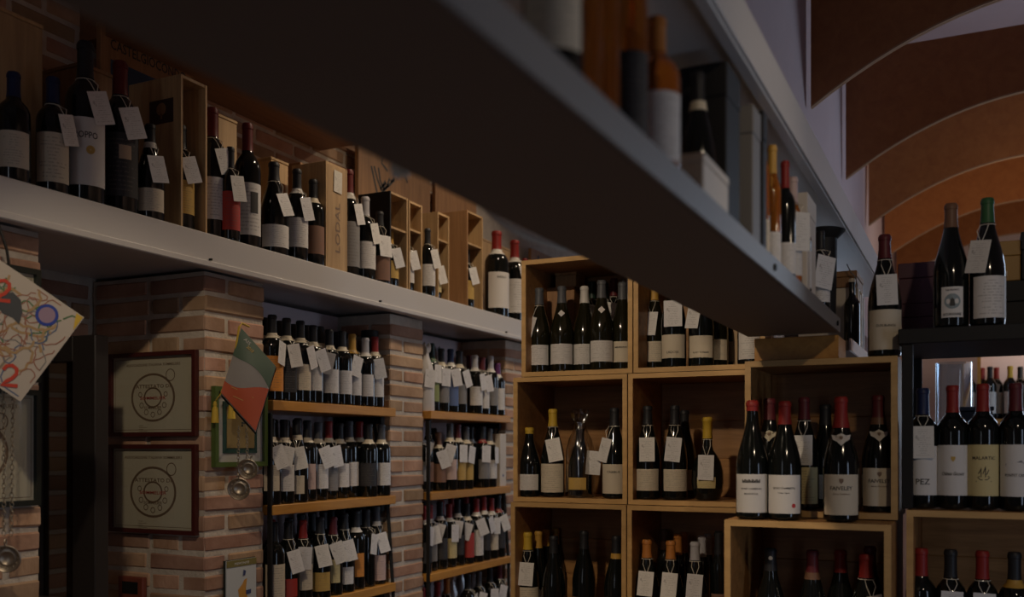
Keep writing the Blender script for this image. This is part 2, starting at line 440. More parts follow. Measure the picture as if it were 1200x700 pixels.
for k, p in PROF.items():
    BM[k, 'body'] = lathe(p, 22)
    cz = CAPZ[k]
    BM[k, 'capsule'] = lathe([(prof_r(k, cz)*.9, cz)] + shell(k, cz, .2985, .0007) + [(.0135, .3030), (0, .3034)], 18)
    for nm, a, b in (('shortcap', .268, .3), ('waxdip', .276, .3)):
        BM[k, nm] = lathe([(prof_r(k, a)*.9, a)] + shell(k, a, .2985, .0012) + [(.0130, .304), (0, .3045)], 18)
    BM[k, 'band'] = lathe([(prof_r(k, cz-.016)*.9, cz-.016)] + shell(k, cz-.016, cz+.002, .0011) + [(prof_r(k, cz+.002)*.9, cz+.002)], 18)
    zl = {'bordeaux': (.045, .140), 'burgundy': (.028, .098), 'slim': (.04, .12), 'flask': (.045, .085)}[k]
    R = max(r for r, z in p) + .0007
    BM[k, 'label'] = arc_patch(R if k != 'flask' else (lambda z: prof_r('flask', z) + .0012), zl[0], zl[1], math.radians(62 if k != 'flask' else 34))
    BM[k, 'tall_label'] = arc_patch(R, zl[0]-.012, zl[1]+.016, math.radians(66))
    BM[k, 'narrow_label'] = arc_patch(R, zl[0]+.004, zl[1], math.radians(44))
    BM[k, 'low_label'] = arc_patch(R, zl[0]-.02, zl[0]+.055, math.radians(66))
    BM[k, 'zl'] = zl; BM[k, 'R'] = R
BM['tag'] = plate(.051, .082, .0008, True); BM['tag'].materials.append(M['tag'])
BM['bigtag'] = plate(.060, .090, .0008, True); BM['bigtag'].materials.append(M['tag'])
TAGZ = {'bordeaux': .206, 'burgundy': .200, 'slim': .205, 'flask': .165}
def string_mesh(kind, sr, sz):
    key = (kind, round(sr, 2), round(sz, 2), 'string')
    if key in BM: return BM[key]
    bm = bmesh.new(); zn = (CAPZ[kind]-.004)*sz; r = (prof_r(kind, CAPZ[kind]-.004)+.0012)*sr
    tz = TAGZ[kind]*sz; tr = (prof_r(kind, TAGZ[kind])*sr + .004)
    tube_bm(bm, [(r*math.sin(a), -r*math.cos(a), zn) for a in [2*PI*i/10 for i in range(10)]], .0011, 4, True)
    for s in (-1, 1):
        mid = (s*.012, -(r+tr)/2 - .004, (zn+tz)/2 + .004)
        tube_bm(bm, [(s*.010, -r*.8, zn), mid, (s*.001, -tr - .002, tz-.006)], .0011, 4)
    me = bm_mesh(bm); me.materials.append(M['string']); BM[key] = me
    return me
COL = {'black': (.018,.018,.02), 'grey': (.085,.088,.095), 'darkred': (.11,.010,.010), 'red': (.25,.020,.016), 'maroon': (.10,.014,.018), 'orange': (.42,.16,.035),
       'gold': (.48,.27,.05), 'blue': (.010,.018,.065), 'green': (.03,.10,.035), 'white': (.60,.57,.52), 'silver': (.40,.39,.40), 'yellow': (.55,.36,.04),
       'cream': (.62,.54,.40), 'pink': (.55,.40,.36), 'brown': (.16,.08,.045), 'darkgreen': (.015,.035,.025), 'purple': (.12,.03,.12)}
LCOL = {'white': (.64,.61,.57), 'cream': (.60,.52,.39), 'orange': (.62,.24,.035), 'red': (.40,.035,.025), 'gold': (.52,.33,.08), 'black': (.025,.024,.026),
        'brown': (.22,.11,.065), 'grey': (.22,.21,.20), 'pink': (.55,.40,.35), 'yellow': (.58,.48,.23), 'green': (.26,.30,.10), 'blue': (.10,.15,.3), 'lilac': (.5,.45,.5)}
def bottle(kind, loc, rz, label, group, cap='black', lab='white', tagged=False, sr=1.0, sz=1.0, band=None, lstyle='label', cstyle='capsule',
           glass='glass', tphi=None, troll=None, big=False, cat='bottle', name='wine_bottle'):
    t = thing(name, label, cat, loc, rz, group)
    sc = (sr, sr, sz)
    gm = (kind, 'body', glass)
    if gm not in BM:
        BM[gm] = BM[kind, 'body'].copy(); BM[gm].materials.clear(); BM[gm].materials.append(M[glass])
    obj('glass_body', BM[gm], None, t, scale=sc)
    if cap: obj('capsule', BM[kind, cstyle], M['capsule'], t, scale=sc, color=COL[cap])
    if band: obj('neck_band', BM[kind, 'band'], M['capsule'], t, scale=sc, color=COL[band])
    L = None
    if lab: L = obj('paper_label', BM[kind, lstyle], M['label'], t, scale=sc, color=LCOL[lab])
    if tagged:
        phi = random.uniform(-.35, .45) if tphi is None else tphi
        roll = random.uniform(-.22, .22) if troll is None else troll
        zt = TAGZ[kind]*sz; rt = prof_r(kind, TAGZ[kind])*sr + (.006 if kind != 'flask' else .020)
        Rb = max(r for r, z in PROF[kind])*sr + .004
        pitch = -math.asin(min(.5, max(.03, (Rb-rt)/.078)))
        obj('string', string_mesh(kind, sr, sz), None, t, rot=(0, 0, phi))
        obj('price_tag', BM['bigtag' if big else 'tag'], None, t, (rt*math.sin(phi), -rt*math.cos(phi), zt), (pitch, roll, phi), color=random.choice(((.68,.66,.63), (.66,.64,.62), (.70,.67,.62))))
    t['zl'] = 0; del t['zl']
    return t, L
def print_on(L, kind, sr, text, width, height, z, m='ink', shear=0.0):
    # lettering printed on a paper label (label is scaled, so undo that in the sizes)
    L.material_slots[0].link = 'OBJECT'; L.material_slots[0].material = M['plain']
    return lettering(text, width/sr, height, L, (0, 0, z), M[m], bend=BM[kind, 'R'] + .0005, shear=shear)

CAPW = {'black': 'black', 'grey': 'grey', 'silver': 'silver', 'darkgreen': 'dark green'}
def capw(c): return CAPW.get(c, c)
ORD = ['first', 'second', 'third', 'fourth', 'fifth', 'sixth', 'seventh', 'eighth', 'ninth', 'tenth', 'eleventh', 'twelfth', 'thirteenth']

# ------------------------------------------------------------------ the two niches in the left wall
LEVEL = [1.715, 1.35, .985, .62]
LNAME = ['top', 'middle', 'third', 'lowest']
for nn, y0, y1 in (('left', 2.64, 3.43), ('right', 3.71, 4.535)):
    for i, z in enumerate(LEVEL):
        t = thing('niche_shelf', f'orange wood shelf board, {LNAME[i]} in the {nn} brick niche', 'shelf', (-2.35, (y0+y1)/2, z-.035))
        hw = (y1-y0)/2
        obj('board', box_me(-.138, .158, -hw+.004, hw-.004, 0, .035, .002), M['board'], t)
        bm = bmesh.new(); s = hw - .03
        add_box(bm, -.13, .11, s-.012, s+.012, -.03, -.001)
        add_box(bm, -.13, -.105, s-.012, s+.012, -.3, -.001)
        obj('bracket', bm_mesh(bm), M['black'], t)
        obj('brace', tube_me([(.105, s, -.02), (.06, s, -.13), (-.1, s, -.29)], .008), M['black'], t)
for nn, y in (('left', 2.643), ('right', 3.712)):
    tag(obj('shelf_upright', box_me(-.008, .008, -.005, .005, 0, 1.37), M['black'], None, (-2.205, y, .3)), f'thin black steel upright at the left side of the {nn} niche', 'upright')
for nn, y in (('left', 3.424), ('right', 4.530)):
    tag(obj('shelf_upright', tube_me([(-.10, 0, 1.375), (-.03, 0, 1.05), (.0, 0, .65), (.0, 0, 0)], .009, 4), M['black'], None, (-2.205, y, .3)), f'slanted black steel upright at the right side of the {nn} niche', 'upright')

def fill(nn, lvl, rows):
    cnt = {0: 0, 1: 0, 2: 0}
    for Y, X, row, kind, cap, lab, tg, band, h in rows:
        k = cnt[row]; cnt[row] += 1
        shelf = f'{LNAME[lvl]} shelf, {nn} niche'
        c = capw(cap).replace(' ', '-')
        if row == 0:
            lb = f'{c}-capped bottle, {lab} label{" and tag" if tg else ""}, {ORD[k]} from left in front row, {shelf}' if lab else f'{c}-capped dark bottle, {ORD[k]} from left in front row, {shelf}'
        else:
            lb = f'{c}-capped bottle {ORD[k]} from left in the {"second" if row == 1 else "rear"} row, {shelf}'
        sz = h/.3
        bottle(kind, (X, Y, LEVEL[lvl]), math.radians(random.uniform(30, 62)), lb, f'bottles on the {shelf}', cap, lab, tg, 1.0, sz, band,
               random.choice(('label', 'label', 'tall_label', 'narrow_label')), tphi=random.uniform(-.1, .8), troll=random.choice((-.35,-.2,.05,.2,.3)))
B, U = 'bordeaux', 'burgundy'
fill('left', 0, [(2.692, -2.236, 0, 'bordeaux', 'black', 'orange', 1, 'cream', 0.3), (2.771, -2.236, 0, 'bordeaux', 'black', 'black', 1, 'cream', 0.298), (2.849, -2.236, 0, 'bordeaux', 'black', 'cream', 1, 'cream', 0.298), (2.928, -2.239, 0, 'bordeaux', 'black', 'white', 1, 'cream', 0.29), (3.025, -2.236, 0, 'bordeaux', 'black', 'white', 1, 'cream', 0.285), (3.107, -2.236, 0, 'bordeaux', 'black', 'white', 0, 'cream', 0.288), (3.186, -2.245, 0, 'bordeaux', 'gold', 'white', 1, 'gold', 0.285), (3.265, -2.236, 0, 'bordeaux', 'silver', 'white', 0, 'white', 0.278), (3.342, -2.242, 0, 'bordeaux', 'red', 'white', 1, 'cream', 0.29), (2.819, -2.31, 1, 'bordeaux', 'black', 'white', 0, 'cream', 0.298), (2.898, -2.31, 1, 'bordeaux', 'black', 'white', 0, 'cream', 0.295), (3.064, -2.31, 1, 'bordeaux', 'black', 'white', 0, 'cream', 0.305), (3.278, -2.316, 1, 'burgundy', 'silver', None, 0, None, 0.28), (2.739, -2.31, 1, 'bordeaux', 'black', None, 0, 'cream', 0.3), (2.979, -2.31, 1, 'bordeaux', 'black', None, 0, 'cream', 0.3)])
fill('left', 1, [(2.683, -2.236, 0, 'bordeaux', 'black', 'cream', 1, 'cream', 0.3), (2.761, -2.239, 0, 'bordeaux', 'black', 'white', 1, 'cream', 0.298), (2.844, -2.248, 0, 'burgundy', 'black', 'cream', 1, 'cream', 0.302), (2.924, -2.263, 0, 'bordeaux', 'black', 'pink', 0, 'cream', 0.3), (3.003, -2.272, 0, 'bordeaux', 'grey', 'white', 1, 'cream', 0.295), (3.08, -2.281, 0, 'bordeaux', 'red', 'grey', 1, 'cream', 0.3), (3.157, -2.284, 0, 'bordeaux', 'black', 'white', 0, 'cream', 0.295), (3.236, -2.293, 0, 'bordeaux', 'grey', 'white', 0, 'cream', 0.305), (3.314, -2.299, 0, 'bordeaux', 'red', 'white', 0, 'cream', 0.305), (3.388, -2.32, 0, 'bordeaux', 'black', 'white', 1, 'cream', 0.295), (3.289, -2.236, 0, 'bordeaux', 'black', 'black', 0, 'cream', 0.295), (3.383, -2.236, 0, 'bordeaux', 'grey', 'white', 0, 'cream', 0.295), (2.79, -2.31, 1, 'bordeaux', 'black', None, 0, 'cream', 0.3), (2.876, -2.325, 1, 'bordeaux', 'black', None, 0, 'cream', 0.3), (2.958, -2.334, 1, 'bordeaux', 'black', None, 0, 'cream', 0.31), (3.109, -2.352, 1, 'bordeaux', 'black', None, 0, 'cream', 0.29), (3.186, -2.355, 1, 'bordeaux', 'black', None, 0, 'cream', 0.295), (3.332, -2.376, 1, 'bordeaux', 'black', None, 0, 'cream', 0.29)])
fill('left', 2, [(2.701, -2.236, 0, 'bordeaux', 'black', 'cream', 0, None, 0.3), (2.784, -2.239, 0, 'burgundy', 'black', 'red', 1, None, 0.295), (2.868, -2.239, 0, 'bordeaux', 'red', 'cream', 1, None, 0.295), (2.966, -2.236, 0, 'burgundy', 'black', 'gold', 1, None, 0.3), (3.049, -2.236, 0, 'bordeaux', 'maroon', 'yellow', 1, None, 0.295), (3.13, -2.242, 0, 'burgundy', 'black', 'white', 1, None, 0.305), (3.212, -2.245, 0, 'bordeaux', 'black', 'orange', 0, 'white', 0.31), (3.289, -2.248, 0, 'bordeaux', 'black', None, 1, None, 0.31), (3.372, -2.254, 0, 'burgundy', 'grey', 'pink', 1, 'white', 0.318), (3.392, -2.332, 0, 'bordeaux', 'black', 'white', 1, 'white', 0.318), (2.791, -2.322, 1, 'bordeaux', 'red', None, 0, None, 0.3), (2.885, -2.316, 1, 'bordeaux', 'black', None, 0, None, 0.3), (2.963, -2.322, 1, 'bordeaux', 'black', None, 0, None, 0.31), (3.039, -2.328, 1, 'bordeaux', 'black', None, 0, None, 0.31), (3.118, -2.334, 1, 'bordeaux', 'black', None, 0, None, 0.31), (3.193, -2.352, 1, 'bordeaux', 'black', None, 0, None, 0.32), (3.273, -2.355, 1, 'bordeaux', 'black', None, 0, None, 0.32), (3.391, -2.409, 1, 'bordeaux', 'black', None, 0, None, 0.31), (3.328, -2.313, 1, 'bordeaux', 'black', None, 0, None, 0.31)])
fill('left', 3, [(2.743, -2.236, 0, 'bordeaux', 'black', 'white', 0, None, 0.295), (2.824, -2.236, 0, 'bordeaux', 'red', 'white', 1, None, 0.295), (2.904, -2.236, 0, 'bordeaux', 'grey', 'white', 0, None, 0.295), (2.981, -2.239, 0, 'bordeaux', 'black', 'white', 1, None, 0.295), (3.06, -2.242, 0, 'bordeaux', 'red', 'white', 0, None, 0.295), (3.138, -2.242, 0, 'bordeaux', 'grey', 'white', 1, None, 0.295), (3.215, -2.239, 0, 'bordeaux', 'black', 'white', 0, None, 0.295), (3.296, -2.236, 0, 'bordeaux', 'red', 'white', 1, None, 0.295), (3.375, -2.239, 0, 'bordeaux', 'grey', 'white', 0, None, 0.295)])
fill('right', 0, [(3.832, -2.26, 0, 'bordeaux', 'darkgreen', 'green', 1, 'green', 0.312), (3.912, -2.254, 0, 'bordeaux', 'black', 'grey', 1, 'cream', 0.295), (3.99, -2.248, 0, 'bordeaux', 'blue', 'blue', 1, 'white', 0.3), (4.068, -2.245, 0, 'bordeaux', 'black', 'grey', 1, 'cream', 0.298), (4.213, -2.236, 0, 'bordeaux', 'silver', 'white', 1, 'white', 0.29), (4.291, -2.236, 0, 'bordeaux', 'maroon', 'white', 1, None, 0.285), (4.385, -2.236, 0, 'bordeaux', 'silver', 'grey', 0, 'white', 0.3), (4.463, -2.236, 0, 'bordeaux', 'purple', 'white', 0, 'white', 0.27), (4.299, -2.313, 1, 'bordeaux', 'maroon', 'white', 0, None, 0.3), (4.491, -2.31, 1, 'bordeaux', 'black', None, 0, None, 0.3)])
fill('right', 1, [(3.755, -2.275, 0, 'bordeaux', 'grey', 'grey', 1, 'white', 0.292), (3.82, -2.269, 0, 'slim', 'black', 'brown', 1, None, 0.335), (3.884, -2.254, 0, 'bordeaux', 'brown', 'brown', 1, 'cream', 0.27), (3.961, -2.236, 0, 'bordeaux', 'grey', 'pink', 1, 'cream', 0.312), (4.039, -2.236, 0, 'bordeaux', 'maroon', 'gold', 1, 'cream', 0.31), (4.121, -2.236, 0, 'bordeaux', 'grey', 'gold', 1, 'cream', 0.3), (4.291, -2.236, 0, 'bordeaux', 'black', 'grey', 1, 'red', 0.305), (4.371, -2.236, 0, 'bordeaux', 'grey', 'white', 1, 'cream', 0.295), (4.492, -2.332, 0, 'bordeaux', 'grey', 'white', 1, 'cream', 0.31), (3.937, -2.31, 1, 'bordeaux', 'black', None, 0, 'cream', 0.29), (4.092, -2.31, 1, 'bordeaux', 'black', None, 0, 'cream', 0.28), (4.311, -2.31, 1, 'bordeaux', 'black', None, 0, 'white', 0.305), (4.395, -2.31, 1, 'bordeaux', 'black', None, 0, 'cream', 0.295)])
fill('right', 2, [(3.754, -2.254, 0, 'bordeaux', 'red', 'black', 1, 'white', 0.3), (3.832, -2.269, 0, 'bordeaux', 'red', 'grey', 1, 'white', 0.3), (3.91, -2.26, 0, 'bordeaux', 'black', 'black', 1, 'white', 0.31), (3.99, -2.257, 0, 'bordeaux', 'red', 'yellow', 1, 'white', 0.295), (4.068, -2.254, 0, 'bordeaux', 'black', 'black', 1, 'white', 0.315), (4.146, -2.245, 0, 'bordeaux', 'black', 'red', 1, 'cream', 0.29), (4.227, -2.236, 0, 'bordeaux', 'red', 'white', 1, 'white', 0.31), (4.305, -2.236, 0, 'bordeaux', 'red', 'black', 1, 'white', 0.315), (4.39, -2.236, 0, 'bordeaux', 'red', 'cream', 1, 'white', 0.305), (4.468, -2.236, 0, 'bordeaux', 'black', 'black', 1, 'red', 0.315), (3.878, -2.331, 1, 'bordeaux', 'black', None, 0, None, 0.31), (4.03, -2.322, 1, 'bordeaux', 'red', None, 0, None, 0.31), (4.125, -2.319, 1, 'bordeaux', 'red', None, 0, None, 0.315), (4.257, -2.31, 1, 'bordeaux', 'red', None, 0, None, 0.315), (4.339, -2.31, 1, 'bordeaux', 'black', None, 0, None, 0.315)])
fill('right', 3, [(3.754, -2.263, 0, 'bordeaux', 'red', 'white', 1, None, 0.295), (3.833, -2.281, 0, 'bordeaux', 'black', 'white', 1, None, 0.31), (3.912, -2.275, 0, 'bordeaux', 'red', 'white', 1, None, 0.3), (3.99, -2.269, 0, 'bordeaux', 'orange', 'white', 1, None, 0.305), (4.138, -2.236, 0, 'bordeaux', 'black', 'white', 1, None, 0.31), (4.254, -2.236, 0, 'bordeaux', 'grey', 'white', 1, None, 0.31), (4.376, -2.236, 0, 'bordeaux', 'black', 'white', 1, None, 0.315), (4.483, -2.236, 0, 'bordeaux', 'maroon', 'white', 1, None, 0.32), (4.158, -2.352, 1, 'bordeaux', 'blue', None, 0, None, 0.31)])

# paper- and film-wrapped bottles: a wavy wrapper gathered into a twisted top
def wrapper_mesh(h, r, seed, seg=28):
    rng = random.Random(seed); ph = [rng.uniform(0, 6.28) for _ in range(6)]
    prof = [(0,0),(r*1.02,0),(r*1.08,.01),(r*1.06,h*.3),(r*1.05,h*.55),(r*.85,h*.68),(r*.52,h*.78),(r*.40,h*.84),(r*.42,h*.88),(r*.62,h*.93),(r*.66,h*.97),(r*.55,h),(0,h*.985)]
    bm = bmesh.new(); rings = []
    for i, (rr, z) in enumerate(prof):
        if rr == 0: rings.append([bm.verts.new((0,0,z))]); continue
        ring = []
        for k in range(seg):
            a = 2*PI*k/seg; q = z/h
            wob = 1 + (.03 + .16*max(0, q-.6))*math.sin(7*a + ph[i % 6]*.4 + q*5) + .03*math.sin(13*a + ph[(i+2) % 6])
            ring.append(bm.verts.new((rr*wob*math.cos(a), rr*wob*math.sin(a), z + (.012*math.sin(5*a+ph[1]) if q > .92 else 0))))
        rings.append(ring)
    for A, Bq in zip(rings, rings[1:]):
        for k in range(seg):
            j = (k+1) % seg
            if len(A) == 1: bm.faces.new((A[0], Bq[j], Bq[k]))
            elif len(Bq) == 1: bm.faces.new((A[k], A[j], Bq[0]))
            else: bm.faces.new((A[k], A[j], Bq[j], Bq[k]))
    bmesh.ops.recalc_face_normals(bm, faces=bm.faces)
    return bm_mesh(bm, 35)
M['tissue'] = mat('tissue_wrap', (.58, .55, .52), .6)
M['foil'] = mat('silver_wrap', (.42, .41, .42), .35, .3)
def wrapped(label, loc, h, r, m, seed, tg=False, rz=.7):
    t = thing('wrapped_bottle', label, 'bottle', loc, rz)
    obj('wrapper', wrapper_mesh(h, r, seed), M[m], t)
    if tg: obj('price_tag', BM['tag'], None, t, (r*.5, -r*.95, h*.62), (-.05, .12, .3), color=(.68,.66,.63))
    return t
wrapped('bottle wrapped in pale tissue, leftmost on the top shelf, right niche', (-2.245, 3.755, 1.715), .30, .037, 'tissue', 1, True)
wrapped('grey film wrapped bottle behind, left part of top shelf, right niche', (-2.43, 4.17, 1.715), .33, .034, 'foil', 2)
wrapped('small tissue wrapped bottle behind, middle of top shelf, right niche', (-2.43, 4.488, 1.715), .31, .034, 'tissue', 3)
wrapped('silver film wrapped bottle behind front row, top shelf, left niche', (-2.385, 3.394, 1.715), .292, .028, 'foil', 4)
wrapped('left of three film wrapped bottles, lowest shelf, right niche', (-2.30, 4.099, .62), .33, .032, 'foil', 5)
wrapped('middle of three film wrapped bottles, lowest shelf, right niche', (-2.37, 4.313, .62), .34, .032, 'foil', 6)
wrapped('right of three film wrapped bottles, lowest shelf, right niche', (-2.37, 4.452, .62), .345, .034, 'foil', 7)
def tube_box(label, loc, h, r, top=True):
    t = thing('gift_tube', label, 'tube', loc, .7)
    obj('tube_body', lathe([(0,0),(r,0),(r,h*.86),(r*.97,h*.865),(0,h*.865)], 24), M['blackbox'], t)
    obj('tube_lid', lathe([(0,h*.86),(r*1.02,h*.862),(r*1.02,h),(r*.98,h*1.005),(0,h*1.005)], 24), M['black'], t)
    return t
tube_box('black gift tube in the rear, middle of top shelf, left niche', (-2.44, 3.354, 1.715), .32, .044)
tube_box('shorter black gift tube behind, right of middle, top shelf, left niche', (-2.44, 3.53, 1.715), .33, .036)
t = tube_box('large dark gift tube with gold letter, right end of top shelf, left niche', (-2.30, 3.392, 1.715), .325, .036)
lettering('M', .018, .022, t, (0, 0, .09), M['goldink'], bend=.0367)
t = thing('gift_box', 'pale pinkish card gift box at right end of middle shelf, right niche', 'box', (-2.25, 4.487, 1.35), PI/2)
obj('card_box', box_me(-.036, .036, -.035, .035, 0, .272, .002), M['cream'], t)
obj('emblem', box_me(-.006, .006, -.0362, -.035, .05, .062), mat('blue_ink', (.08, .12, .25)), t)

# ------------------------------------------------------------------ top of the white wall shelf
T = 2.2205
G = 'bottles in the front row on the white wall shelf'
def top_bottle(Y, label, h, r, cap, lab, tg=False, X=-2.24, rz=math.radians(52), kind='bordeaux', **kw):
    k0 = {'bordeaux': .0378, 'burgundy': .0422, 'slim': .0255}[kind]
    b, L = bottle(kind, (X, Y, T), rz, label, G, cap, lab, tg, r/k0, h/.3, **kw)
    return b, L, r/k0
top_bottle(1.683, 'blue-capped bottle with cream label at left end of white wall shelf', .295, .040, 'blue', 'cream')
top_bottle(1.8, 'blue-capped bottle with cream label and tag, left of tall magnum', .322, .042, 'blue', 'cream', True, tphi=.75, troll=-.25, lstyle='tall_label')
b, L, s = top_bottle(1.905, 'tall black-capped magnum with pale lettered label on the white wall shelf', .455, .053, 'black', 'white', True, tphi=.5, troll=-.3, big=True, lstyle='tall_label')
print_on(L, B, s, 'ROPPO', .062, .012, .118)
bm = bmesh.new(); flat_ring(bm, 0, 0, .001, .008, 0, 20); obj('crest', bm_mesh(bm), M['goldink'], L, (.008, -BM[B,'R']-.0006, .097))
b, L, s = top_bottle(2.027, 'red-capped magnum with black label left of the emblem wooden box', .445, .050, 'darkred', 'black', True, tphi=.35, troll=-.3, big=True, lstyle='tall_label')
obj('label_emblem', arc_patch(BM[B,'R']+.0005, .105, .132, .34, 6), M['plain'], L, rot=(0,0,.2), color=(.42,.30,.2))
top_bottle(2.12, 'short bottle with cream label and tag before the emblem wooden box', .290, .041, 'black', 'cream', True, -2.22, tphi=.35, troll=-.15, band='white', kind='burgundy')
top_bottle(2.402, 'tall red-capped bottle with white label right of the emblem wooden box', .43, .044, 'darkred', 'white', True, tphi=.45, troll=-.3)
top_bottle(2.43, 'slim dark bottle with red label and tag on the white wall shelf', .305, .031, 'black', 'red', True, -2.19, tphi=.45, troll=-.15, lstyle='tall_label')
b, L, s = top_bottle(2.569, 'tall red-capped bottle with dark picture on white label, white wall shelf', .43, .044, 'darkred', 'white', False, lstyle='tall_label')
obj('label_picture', arc_patch(BM[B,'R']+.0005, .085, .135, .32, 6), M['ink'], L, rot=(0,0,.35))
top_bottle(2.706, 'sloping-shouldered bottle with white label, left of three before long brown box', .335, .052, 'black', 'white', True, kind='burgundy', tphi=.5, troll=-.25)
top_bottle(2.809, 'black-capped bottle with pale label, middle of three left of upright lettered box', .335, .040, 'black', 'white', True, -2.22, band='white', tphi=.5, troll=-.25)
top_bottle(2.93, 'bottle with brown label touching the upright lettered wooden box', .33, .041, 'black', 'brown', False, band='cream')
top_bottle(3.187, 'red-capped bottle with ornate pale label right of the lettered box', .435, .042, 'darkred', 'grey', True, -2.26, band='white', lstyle='tall_label', tphi=.6, troll=-.25)
top_bottle(3.271, 'silver-capped bottle with white label and tag left of black box', .345, .042, 'silver', 'white', True, tphi=.6, troll=-.25)
top_bottle(3.346, 'bottle with brown label and square tag before the black box', .30, .042, 'black', 'brown', True, -2.22, tphi=.3, troll=0, big=True, kind='burgundy', lstyle='tall_label')
b, L, s = top_bottle(4.481, 'big red-capped magnum, left of pair at far end of wall shelf', .45, .063, 'red', 'white', False, -2.25, band='white', lstyle='tall_label')
print_on(L, B, s, 'BAROLO', .05, .008, .135)
b, L, s = top_bottle(4.676, 'big red-capped magnum with tag, right of pair at far end of wall shelf', .44, .058, 'red', 'white', True, -2.24, band='white', lstyle='tall_label', tphi=.3, troll=-.3)
top_bottle(5.106, 'red-capped bottle behind the far pair of magnums on wall shelf', .43, .040, 'red', 'white', False, -2.38, band='red')

def wine_box(label, x1, y0, y1, h, depth, m='pine', divider=None, group=None, side_m=None, base=T, th=.009, lid=False):
    # upright wooden bottle box, open (or lidded) towards +X
    t = thing('wooden_wine_box', label, 'box', (x1-depth/2, (y0+y1)/2, base), 0, group)
    a, b = -depth/2, depth/2; w = (y1-y0)/2
    obj('side_panel', box_me(a, b, -w, -w+th, 0, h, .001), M[side_m or m], t)
    obj('side_panel', box_me(a, b, w-th, w, 0, h, .001), M[m], t)
    obj('back_panel', box_me(a, a+th, -w+th, w-th, 0, h), M[m], t)
    obj('top_panel', box_me(a+th, b-.002, -w+th, w-th, h-th, h), M[m], t)
    obj('bottom_panel', box_me(a+th, b-.002, -w+th, w-th, 0, th), M[m], t)
    if divider: obj('divider', box_me(a+th, b-.004, -w+th, w-th, h*divider, h*divider+th), M[m], t)
    if lid: obj('lid', box_me(b-th, b, -w+th+.0006, w-th-.0006, th, h-th), M[m], t)
    return t
def box_bottle(label, x, y, h, r, cap, lab, tg=True, **kw):
    return bottle(B, (x, y, T+.0095), math.radians(60), label, 'bottles standing in open wooden boxes', cap, lab, tg, r/.0378, h/.3, tphi=.2, troll=-.3, **kw)
G2 = 'open wooden boxes on the white wall shelf'
y0, y1 = 2.223, 2.336
t = wine_box('open pine box with dark square emblem on its side', -2.2, y0, y1, .478, .22, 'pine', None, G2)
bm = bmesh.new(); flat_poly(bm, [(-.05,0),(.05,0),(.05,.075),(-.05,.075)]); em = obj('emblem', bm_mesh(bm), M['emblem_ink'], t, (.03, -(y1-y0)/2-.0008, .335))
bm = bmesh.new(); flat_ring(bm, 0, .045, .0, .02, -.0006, 16); flat_poly(bm, [(-.004,.015),(.004,.015),(.004,.03),(-.004,.03)], -.0006); obj('tree_mark', bm_mesh(bm), M['pine_dark'], em)
box_bottle('bottle with gold band label inside the emblem pine box', -2.255, (y0+y1)/2, .33, .040, 'black', 'gold')
y0, y1 = 2.955, 3.091
t = wine_box('closed upright pine box lettered vertically LODAL', -2.2, y0, y1, .408, .16, 'pine', None, G2, lid=True)
lettering('LODAL', .19, .030, t, (.0808, .02, .17), M['brown_ink'], rot=(0, -PI/2, PI/2))
obj('price_tag', BM['tag'], None, t, (.083, .005, .385), (0, .03, PI/2), color=(.62,.58,.5))
o = wine_box('pine box lying behind the upright lettered box', -2.44, 3.109, 3.336, .475, .2, 'pine_dark', None, G2, lid=True)
Y4 = (3.393, 3.533)
t = wine_box('open wooden box with glossy black side', -2.2, Y4[0], Y4[1], .40, .16, 'pine', .62, G2, 'blackbox')
box_bottle('bottle with gold and white label in the black-sided box', -2.245, sum(Y4)/2, .235, .036, 'gold', 'gold')
Y5 = (3.543, 3.653)
wine_box('narrow open pine box just right of the black-sided box', -2.2, Y5[0], Y5[1], .395, .16, 'pine', .68, G2)
box_bottle('bottle inside the narrow open pine box', -2.245, sum(Y5)/2, .255, .031, 'black', 'white')
Y6 = (3.787, 3.893)
wine_box('open pine box third from left in the open row', -2.2, Y6[0], Y6[1], .40, .17, 'pine', .68, G2)
box_bottle('small gold-labelled bottle in third open pine box', -2.245, sum(Y6)/2, .22, .029, 'black', 'yellow')
top_bottle(3.697, 'tagged bottle with white label between two open pine boxes', .30, .034, 'black', 'white', True, -2.2, tphi=.5, troll=-.3)
Y7 = (4.067, 4.231)
wine_box('tall open pine box left of the far magnums', -2.2, Y7[0], Y7[1], .47, .24, 'pine', .66, G2, 'pine_dark')
box_bottle('dark bottle with small gold label in tallest open box', -2.245, sum(Y7)/2, .285, .034, 'black', 'gold')
# boxes and panels further back
def crate_closed(label, x0, x1, y0, y1, z0, z1, m='pine_dark', name='wooden_box', rz=0):
    t = thing(name, label, 'box', ((x0+x1)/2, (y0+y1)/2, z0), rz)
    a, b, h = (x1-x0)/2, (y1-y0)/2, z1-z0
    obj('box_body', box_me(-a, a, -b, b, 0, h-.012, .002), M[m], t)
    obj('lid', box_me(-a-.002, a+.002, -b-.002, b+.002, h-.0115, h, .002), M[m], t)
    return t
crate_closed('large pale wooden box behind the blue-capped bottles', -2.62, -2.36, 1.45, 1.864, T, 2.735, 'pine')
crate_closed('smaller wooden box behind the tall magnum', -2.62, -2.40, 2.026, 2.142, T, 2.70, 'pine_dark')
crate_closed('small wooden box behind the slim red-labelled bottle', -2.6, -2.42, 2.624, 2.72, T, 2.735, 'pine')
crate_closed('narrow wooden box behind the sloping-shouldered bottle', -2.55, -2.42, 2.908, 3.009, T, 2.66, 'pine')
crate_closed('pale upright boxes behind the far pair of magnums', -2.6, -2.42, 4.654, 5.063, T, 2.69, 'pine')
crate_closed('wooden box behind the tall open pine box', -2.62, -2.46, 4.295, 4.533, T, 2.60, 'pine_dark')
